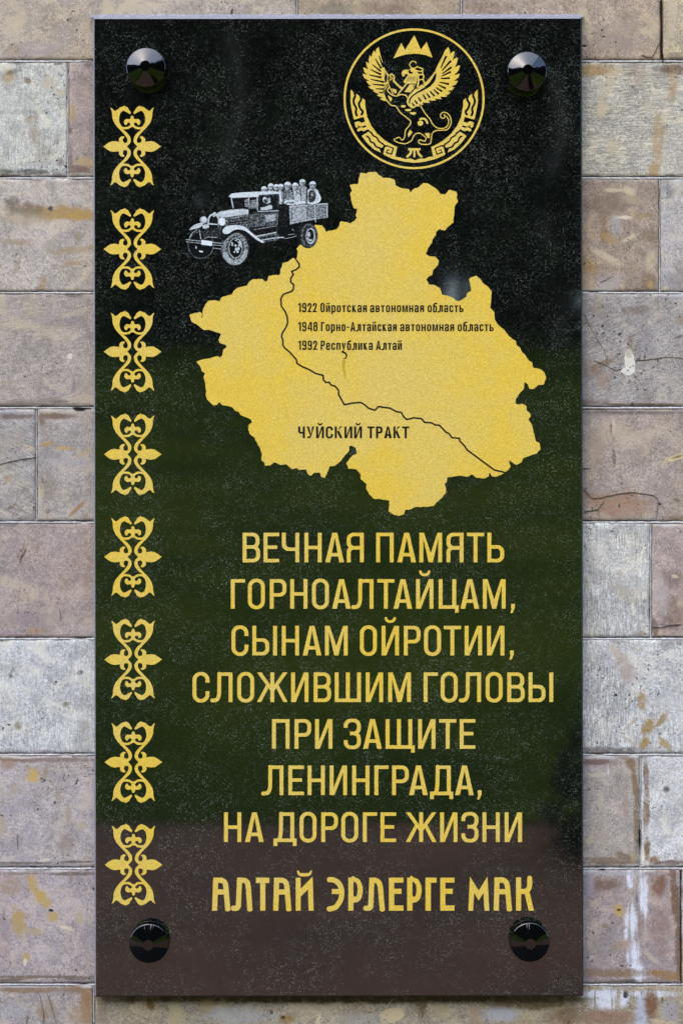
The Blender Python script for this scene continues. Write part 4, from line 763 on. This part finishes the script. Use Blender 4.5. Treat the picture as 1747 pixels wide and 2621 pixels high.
 (11, 1): ((166,159,158), -60, .16, .4, 1.0, [(60,2533,90,9,0,(.28,.19,.12),.9),(200,2532,50,9,0,(.28,.20,.13),.8),(222,2570,14,56,0,(.32,.20,.10),.95),(115,2585,26,24,0,(.35,.26,.18),.6),(205,2600,28,30,10,(.34,.23,.14),.6),(60,2525,60,4,0,(.42,.42,.44),.6),(30,2590,30,24,0,(.42,.42,.45),.4)]),
 (11, 2): ((158,150,134), -24, .30, .5, 1.0, [(900,2555,640,14,0,(.11,.085,.035),.9),(385,2570,10,16,-25,(.16,.10,.03),.9),(450,2598,18,34,0,(.42,.36,.20),.7),(530,2575,18,18,0,(.36,.28,.14),.8),(570,2580,12,26,0,(.40,.34,.18),.6),(730,2608,18,12,0,(.30,.20,.06),.95),(724,2604,7,5,0,(.05,.035,.01),2.9),(815,2608,8,14,0,(.62,.54,.36),.9),(1002,2600,32,20,-12,(.58,.47,.28),2.95),(1080,2570,14,36,0,(.17,.12,.06),.85),(1130,2590,24,20,0,(.42,.35,.20),.6),(1215,2600,12,30,0,(.38,.28,.18),.7),(1290,2595,50,22,0,(.42,.43,.45),.7),(1360,2570,110,16,0,(.15,.11,.05),.85),(1450,2600,50,26,0,(.22,.15,.085),.75),(1560,2560,50,26,0,(.56,.58,.64),.9),(1535,2545,60,10,0,(.56,.58,.62),.9),(1640,2600,20,50,0,(.50,.52,.60),.85),(1665,2545,60,9,0,(.52,.53,.55),.8),(1560,2605,70,20,0,(.30,.19,.13),.75),(1665,2575,18,40,0,(.22,.11,.06),.85),(1600,2545,7,9,0,(.05,.04,.04),.8),(1715,2590,26,40,0,(.40,.37,.40),.6),(1700,2618,40,8,10,(.55,.44,.30),.8),(262,2585,14,40,0,(.25,.18,.13),.6),(620,2600,90,22,0,(.40,.41,.40),.5),(920,2610,60,18,0,(.42,.40,.36),.4)]),
}
PLAIN = [stone_mat((170 - 6 * i, 162 - 6 * i, 158 - 5 * i), 40 + i, .35) for i in range(3)]
MORT = NT('mortar')
mn = MORT.noise(180, 4, .65).outputs[0]; m2 = MORT.noise(16, 4, .6).outputs[0]
MORT = MORT.out(MORT.mix(MORT.ramp(m2, .4, .66), MORT.mix(MORT.ramp(mn, .3, .7), (.42, .415, .40, 1), (.68, .68, .68, 1)), MORT.mix(MORT.ramp(mn, .3, .7), (.30, .29, .27, 1), (.52, .51, .50, 1))), rough=.95, bump=mn, strength=.7, dist=.0015)
t = NT('joint_shadow_bed'); BED = t.out((.10, .09, .08, 1), rough=1)
GAP_UP, GAP_DN = .8, 4.2
OPEN = {(2, 1691): 0, (10, 1741): 0}
def mortar_strip(x0, y0, x1, y1, depth, vertical=False):
    L = (y1 - y0) if vertical else (x1 - x0); n = max(2, int(L / 7)); V, F = [], []
    for k in range(n + 1):
        u = k / n
        for e in range(4):
            wob = mnoise.noise((u * L * .09 + x0, y0 * .1, e * 7.3)) * 2.0 + mnoise.noise((u * L * .3, y0, e)) * 1.0
            if vertical: x, y = (x0, x0 + .8, x1 - .8, x1)[e] + wob * .7, y0 + L * u
            else: x, y = x0 + L * u, (y0, y0 + .8, y1 - .8, y1)[e] + wob * .8
            dd = depth + (.004 if e in (0, 3) else 0) + .0006 * mnoise.noise((x * .07, y * .07, 3.3))
            dd += .010 * max(0, mnoise.noise((x * .021 + 3, y * .021, 8.8)) - .22)
            p = W(x, y, WY + dd); V.append((p[0], p[1] - WY, p[2]))
    for k in range(n):
        for e in range(3):
            a = k * 4 + e; F.append((a, a + 1, a + 5, a + 4) if not vertical else (a, a + 4, a + 5, a + 1))
    return mesh('mortar', V, F, MORT, smooth=True)
cnt = 0
for ri in range(len(ROWS)):
    y0 = ROWS[ri - 1] if ri else -722; y1 = ROWS[ri]
    xs = [XL] + COLS[ri] + [XR]
    for ci in range(len(xs) - 1):
        a, b = xs[ci], xs[ci + 1]
        vg = 1.6 if (ri, b) in OPEN else 2.1
        sp = SP.get((ri, ci)); vis = sp is not None or (b > -30 and a < 1780 and y1 > -30 and y0 < 2650)
        if sp:
            er = random.Random(ri * 91 + ci); ax, bx = max(a, -20), min(b, 1765); ex = []
            if not (a > 200 and b < 1560 and y0 > 200):
                for _ in range(int(3 + (bx - ax) / 60)):
                    top = er.random() < .5; px = er.uniform(ax, bx)
                    ex.append((px, (y0 + 9 if top else y1 - 4) + er.uniform(-2, 2), er.uniform(14, 46), er.uniform(2.5, 6.5), er.uniform(-4, 4), er.choice([(.52, .51, .50), (.24, .19, .155), (.30, .27, .24), (.56, .53, .47), (.15, .135, .12)]), er.uniform(.5, .9)))
            sp = sp[:5] + ([q[:6] + ((min(1.0, q[6] * (1.25 if ri >= 9 else 1.12)) if q[6] < 1.5 else q[6]),) for q in sp[5]] + ex[:9],)
            m = stone_mat(sp[0], ri * 7 + ci, sp[3], sp[1], sp[2], sp[5], sp[4])
        else: m = PLAIN[(ri * 5 + ci * 3) % 3]
        hidden = a > 238 and b < 1490 and 45 < y0 and y1 < 2550
        me = stone_mesh(a + 1.9, y0 + GAP_DN, b - vg, y1 - GAP_UP, ri * 31 + ci, 11 if (vis and not hidden) else 60)
        me.materials.append(m); link('stone', me, wall)
        if b < XR and (ri, b) not in OPEN: link('mortar', mortar_strip(b - 2.0, y0 + GAP_DN, b + 1.8, y1 - GAP_UP + 2, .0009, True), wall)
    if ri < len(ROWS) - 1 and y1 < 3500:
        link('mortar', mortar_strip(XL, y1 + .5, XR, y1 + GAP_DN + 2.2, .0004), wall)
a, b = W(XL - 10, -760, WY + .0125), W(XR + 10, 3640, WY + .0125)
bed = link('backing', mesh('backing', [(a[0], .0125, a[2]), (b[0], .0125, a[2]), (b[0], .0125, b[2]), (a[0], .0125, b[2]), (a[0], .3, a[2]), (b[0], .3, a[2]), (b[0], .3, b[2]), (a[0], .3, b[2])], [(0, 3, 2, 1), (4, 5, 6, 7), (0, 1, 5, 4), (1, 2, 6, 5), (3, 0, 4, 7)], BED), wall)
# grout bead along the top of the plaque
t = NT('lilac_grout'); n = t.noise(240, 3).outputs[0]; t1 = t.out(t.mix(t.ramp(n, .3, .7), (.17, .16, .18, 1), (.32, .31, .35, 1)), rough=.8, bump=n, strength=.6)
V, F = [], []; n = 150
for k in range(n + 1):
    x = 232 + (1492 - 232) * k / n
    h = 4.5 + 2.5 * mnoise.noise((x * .03, 1, 2)) + 2.5 * mnoise.noise((x * .11, 5, 2))
    if k in (0, n): h = 1
    for (yy, dd) in ((44.5, .0105), (43 - h * .25, .0115), (42 - h * .8, .0165), (41 - h, .0225)):
        p = W(x, yy, dd); V.append((p[0], p[1] - WY, p[2]))
for k in range(n):
    for e in range(3): a = k * 4 + e; F.append((a, a + 4, a + 5, a + 1))
link('grout_bead', mesh('grout_bead', V, F, t1, smooth=True), wall)
# hairline cracks: thin dark slivers let into the stones
t = NT('crack_shadow'); CRK = t.out((.15, .125, .11, 1), rough=1)
CR = [[(1494,802),(1510,835),(1528,870),(1545,895),(1552,918),(1555,935)], [(1518,922),(1540,930),(1555,938),(1575,947),(1590,943)], [(1624,921),(1650,921),(1680,917),(1710,914),(1747,917)], [(1620,958),(1640,985),(1655,1008),(1661,1035)],
      [(1494,1252),(1505,1265),(1518,1276),(1560,1268),(1610,1260),(1650,1264),(1675,1270),(1681,1290),(1677,1328)], [(1545,1282),(1533,1298),(1530,1305),(1534,1330)], [(1494,1308),(1512,1307),(1530,1303)],
      [(0,1188),(30,1180),(60,1175),(92,1170)], [(102,2545),(108,2580),(112,2600),(109,2621)], [(122,2545),(132,2575),(140,2605),(146,2625)], [(72,2600),(66,2621)], [(45,2135),(44,2155),(46,2172)], [(1640,140),(1660,146),(1672,138),(1680,118),(1688,105)], [(152,1558),(155,1575),(156,1590)], [(66,1400),(60,1420),(55,1422),(52,1440)], [(1668,1604),(1690,1606),(1712,1600),(1740,1598)], [(1568,705),(1545,718),(1535,722)]]
for L in CR:
    L2 = [(x + .8 * rnd.uniform(-1, 1), y + .8 * rnd.uniform(-1, 1)) for x, y in spline(L, 5)]
    V, F = [], []
    for k, (x, y) in enumerate(L2):
        q = L2[min(k + 1, len(L2) - 1)]; p0 = L2[max(k - 1, 0)]; dx, dy = q[0] - p0[0], q[1] - p0[1]; l = max(math.hypot(dx, dy), .1)
        w = (.22 + .25 * rnd.random()) * (.35 if k in (0, len(L2) - 1) else 1)
        for sgn in (-1, 1): p = W(x - sgn * w * dy / l, y + sgn * w * dx / l, WY - .0011); V.append((p[0], p[1] - WY, p[2]))
        p = W(x, y, WY + .003); V.append((p[0], p[1] - WY, p[2]))
    for k in range(len(L2) - 1):
        a = 3 * k; F += [(a, a + 3, a + 4, a + 1), (a, a + 2, a + 5, a + 3), (a + 1, a + 4, a + 5, a + 2)]
    link('crack', mesh('crack', V, F, CRK), wall)
# near-black plates painting the shade inside joint holes and the open joint top right
def chip(pts):
    V = [W(x, y, WY - .0012) for x, y in pts] + [W(x, y, WY + .004) for x, y in pts]; n = len(pts); V = [(p[0], p[1] - WY, p[2]) for p in V]
    link('joint_hole_shade', mesh('joint_hole_shade', V, [tuple(range(n))] + [(i, n + i, n + (i + 1) % n, (i + 1) % n) for i in range(n)], CRK2), wall)
t = NT('hole_shade'); CRK2 = t.out((.004, .004, .004, 1), rough=1)
chip([(186, 1043), (196, 1042), (212, 1043), (232, 1043.5), (220, 1046), (212, 1050), (198, 1050), (190, 1047)])
chip([(1690, 0), (1692.6, 0), (1693, 90), (1693.5, 135), (1696, 140), (1696.5, 155), (1694, 160), (1692.5, 152), (1690.5, 148), (1690.5, 80)])
chip([(1635, 2120), (1637.5, 2125), (1637, 2150), (1635.5, 2165), (1634, 2150)])
chip([(1530, 2224), (1540, 2222.5), (1549, 2224), (1540, 2226.5)])

# ------------------------------------------------------------------ ground and what the polish reflects
def sheet(name, x0, x1, y0, y1, z0, z1, mat, nx=2, ny=2, prof=None):
    V = []
    for j in range(ny + 1):
        for i in range(nx + 1):
            u, v = i / nx, j / ny; V.append((x0 + (x1 - x0) * u, y0 + (y1 - y0) * v, z0 + (z1 - z0) * (prof(v) if prof else v)))
    F = [(j * (nx + 1) + i, j * (nx + 1) + i + 1, (j + 1) * (nx + 1) + i + 1, (j + 1) * (nx + 1) + i) for j in range(ny) for i in range(nx)]
    me = mesh(name, V, F, mat); me.update()
    o = link(name, me); tag(o, kind='structure'); return o
t = NT('brown_gravel_path'); n = t.noise(40, 5, .7).outputs[0]; n2 = t.noise(1.2, 3).outputs[0]
PATH = t.out(t.mix(t.ramp(n2, .3, .7), t.mix(n, (.13, .055, .028, 1), (.36, .182, .10, 1)), t.mix(n, (.09, .046, .024, 1), (.24, .13, .072, 1))), rough=.9)
t = NT('lawn_grass'); n = t.noise(30, 5, .7).outputs[0]; n2 = t.noise(.5, 4, .6).outputs[0]
LAWN = t.out(t.mix(t.ramp(n2, .38, .62), t.mix(n, (.016, .034, .001, 1), (.066, .112, .001, 1)), t.mix(n, (.065, .092, .001, 1), (.15, .19, .002, 1))), rough=.95, spec=.1)
t = NT('earth'); GRD = t.out(t.mix(t.noise(3, 4).outputs[0], (.05, .045, .03, 1), (.09, .08, .05, 1)), rough=1)
t = NT('added_strip_black'); n = t.noise(60, 3).outputs[0]; DARK_STRIP = t.out(t.mix(n, (.010, .010, .011, 1), (.022, .021, .021, 1)), rough=.75, spec=.2)
GY, GE = -4.6, -38.0
sheet('ground', -600, 600, -900, 60, -.03, -.03, GRD)
sheet('added_dark_strip', -14, 14, -1.25, WY + .2, 0, 0, DARK_STRIP)  # unseen black floor, added so the lower cones of the caps mirror black
sheet('path', -60, 60, GY, -1.25, .0, .0, PATH)
lawn = sheet('lawn', -90, 90, GY, GE, .0, 5.84, LAWN, 1200, 12)
for v_ in lawn.data.vertices[:1201]: v_.co.y += .22 * mnoise.noise((v_.co.x * .9, 1, 1)) + .12 * mnoise.noise((v_.co.x * 3.1, 4, 1)); v_.co.z = .004
sheet('hill', -90, 90, GE, -75, 5.84, 9.3, GRD)
def leafy(n, fn, size, rs):
    V, F = [], []
    for k in range(n):
        c = fn(rs); s = size * rs.uniform(.6, 1.4)
        u = Vector((rs.gauss(0, 1), rs.gauss(0, 1), rs.gauss(0, 1))).normalized(); v = u.orthogonal().normalized() * s; w = u.cross(v)
        b = len(V); V += [tuple(c + v), tuple(c + w * .6), tuple(c - v), tuple(c - w * .6)]; F.append((b, b + 1, b + 2, b + 3))
    return V, F
t = NT('dark_leaves'); LEAF = t.out(t.mix(t.ramp(t.noise(.45, 4, .6).outputs[0], .35, .7), (.008, .014, .007, 1), (.060, .085, .022, 1)), rough=.8, spec=.2)
t = NT('bark'); BARK = t.out(t.mix(t.noise(6, 3).outputs[0], (.045, .035, .028, 1), (.10, .085, .07, 1)), rough=.95)
t = NT('pale_bark'); PALE = t.out(t.mix(t.noise(2, 3).outputs[0], (.10, .085, .06, 1), (.36, .31, .24, 1)), rough=.95)
rs = random.Random(11); V, F, fm = [], [], []
gz = lambda y: 5.84 + (GE - y) * .0935
for k in range(120):
    x = -78 + 156 * ((k * .61803) % 1) + rs.uniform(-1.5, 1.5); y = GE - 1 - 20 * rs.random() ** 1.3; hgt = rs.uniform(18, 24)
    if x > 8: hgt += min(9, (x - 8) * .5)
    z0 = gz(y); cw = rs.uniform(2.6, 4.0)
    def fn(r):
        h = r.random() ** .85; a = r.uniform(0, 6.283); q = cw * math.sqrt(max(.05, math.sin(math.pi * min(.97, .12 + .88 * h)))) * r.uniform(.3, 1)
        return Vector((x + q * math.cos(a), y + q * math.sin(a), z0 + 1.3 + h * (hgt - 1.3)))
    v, f_ = leafy(620, fn, .80, rs); b = len(V); V += v; F += [tuple(i + b for i in q) for q in f_]; fm += [0] * len(f_)
    tr = .22; b = len(V)
    for (zz, rr) in ((z0 - .5, tr), (z0 + hgt * .8, tr * .4)):
        for q in range(7): V.append((x + rr * math.cos(q * .8976), y + rr * math.sin(q * .8976), zz))
    F += [(b + q, b + (q + 1) % 7, b + 7 + (q + 1) % 7, b + 7 + q) for q in range(7)]; fm += [1] * 7
# understorey that closes the view between the trunks
def low(r):
    y = GE - 1 - 22 * r.random(); return Vector((r.uniform(-80, 80), y, gz(y) + 3.6 * r.random() ** 1.4))
v, f_ = leafy(16000, low, .55, rs); b = len(V); V += v; F += [tuple(i + b for i in q) for q in f_]; fm += [0] * len(f_)
# a few openings low between the trunks where the sky shows through, seen mirrored in the polish
GAPS = [(1168, 738, .0015, .97), (505, 752, .002, .42), (395, 765, .004, .30), (345, 770, .003, .25), (600, 300, .002, .10), (1455, 790, .004, .7)]
nf = len(fm)
for x, y, zt, rr in ((-2.75, -36.6, 13.4, .15), (5.3, -36.9, 12.6, .20), (-6.3, -37.2, 9.5, .12)):
    b = len(V)
    for q in range(15):
        zz = 5.4 + (zt - 5.4) * q / 14; r2 = rr * (1 - .5 * q / 14)
        V += [(x + .25 * math.sin(q * .7) + r2 * math.cos(k * .8976), y + r2 * math.sin(k * .8976), zz) for k in range(7)]
    for q in range(14): F += [(b + q * 7 + k, b + q * 7 + (k + 1) % 7, b + q * 7 + 7 + (k + 1) % 7, b + q * 7 + 7 + k) for k in range(7)]; fm += [2] * 7
def front(r): return Vector((r.gauss(-1.0, 4.5), r.uniform(-36.2, -35.6), 5.3 + 4.4 * r.random() ** 1.5))
v, f_ = leafy(900, front, .4, rs); b = len(V); V += v; F += [tuple(i + b for i in q) for q in f_]; fm += [0] * len(f_)
FF, FM = [], []
for f_, m_ in zip(F, fm):
    c = (Vector(V[f_[0]]) + Vector(V[f_[2]])) / 2; dy = D - c.y; keep = m_ != 0 or True
    for px, py, rad, cl in GAPS:
        if math.hypot(c.x / dy - (px - CX) * S / D, .8 * ((c.z - CZ) / dy - (FY - py) * S / D)) < rad + .011 * rs.uniform(.6, 1.3) and rs.random() < cl: keep = False
    if keep: FF.append(f_); FM.append(m_)
wood = link('wood', mesh('wood', V, FF, mats=[LEAF, BARK, PALE], fm=FM)); tag(wood, kind='stuff', label='dark wood standing beyond the lawn opposite the wall')
v, f_ = leafy(2600, lambda r: Vector((1.50, -4.05, .12)) + Vector((r.gauss(0, 1), r.gauss(0, 1), r.gauss(0, 1))).normalized() * r.uniform(.2, .85) ** .5 * .72, .05, rs)
v = [(a, b, max(.01, c)) for a, b, c in v]
sh = link('shrub', None); sh.location = (1.50, -4.05, 0); o = link('foliage', mesh('foliage', [(a - 1.50, b + 4.05, c) for a, b, c in v], f_, LEAF), sh)
V = [(r * math.cos(a), r * math.sin(a), z) for z, r in ((0, .05), (.5, .03)) for a in [k * 1.0472 for k in range(6)]]
link('stem', mesh('stem', V, [(k, (k + 1) % 6, 6 + (k + 1) % 6, 6 + k) for k in range(6)], BARK), sh)
tag(sh, 'dark round shrub at the edge of the path opposite the wall', 'shrub')
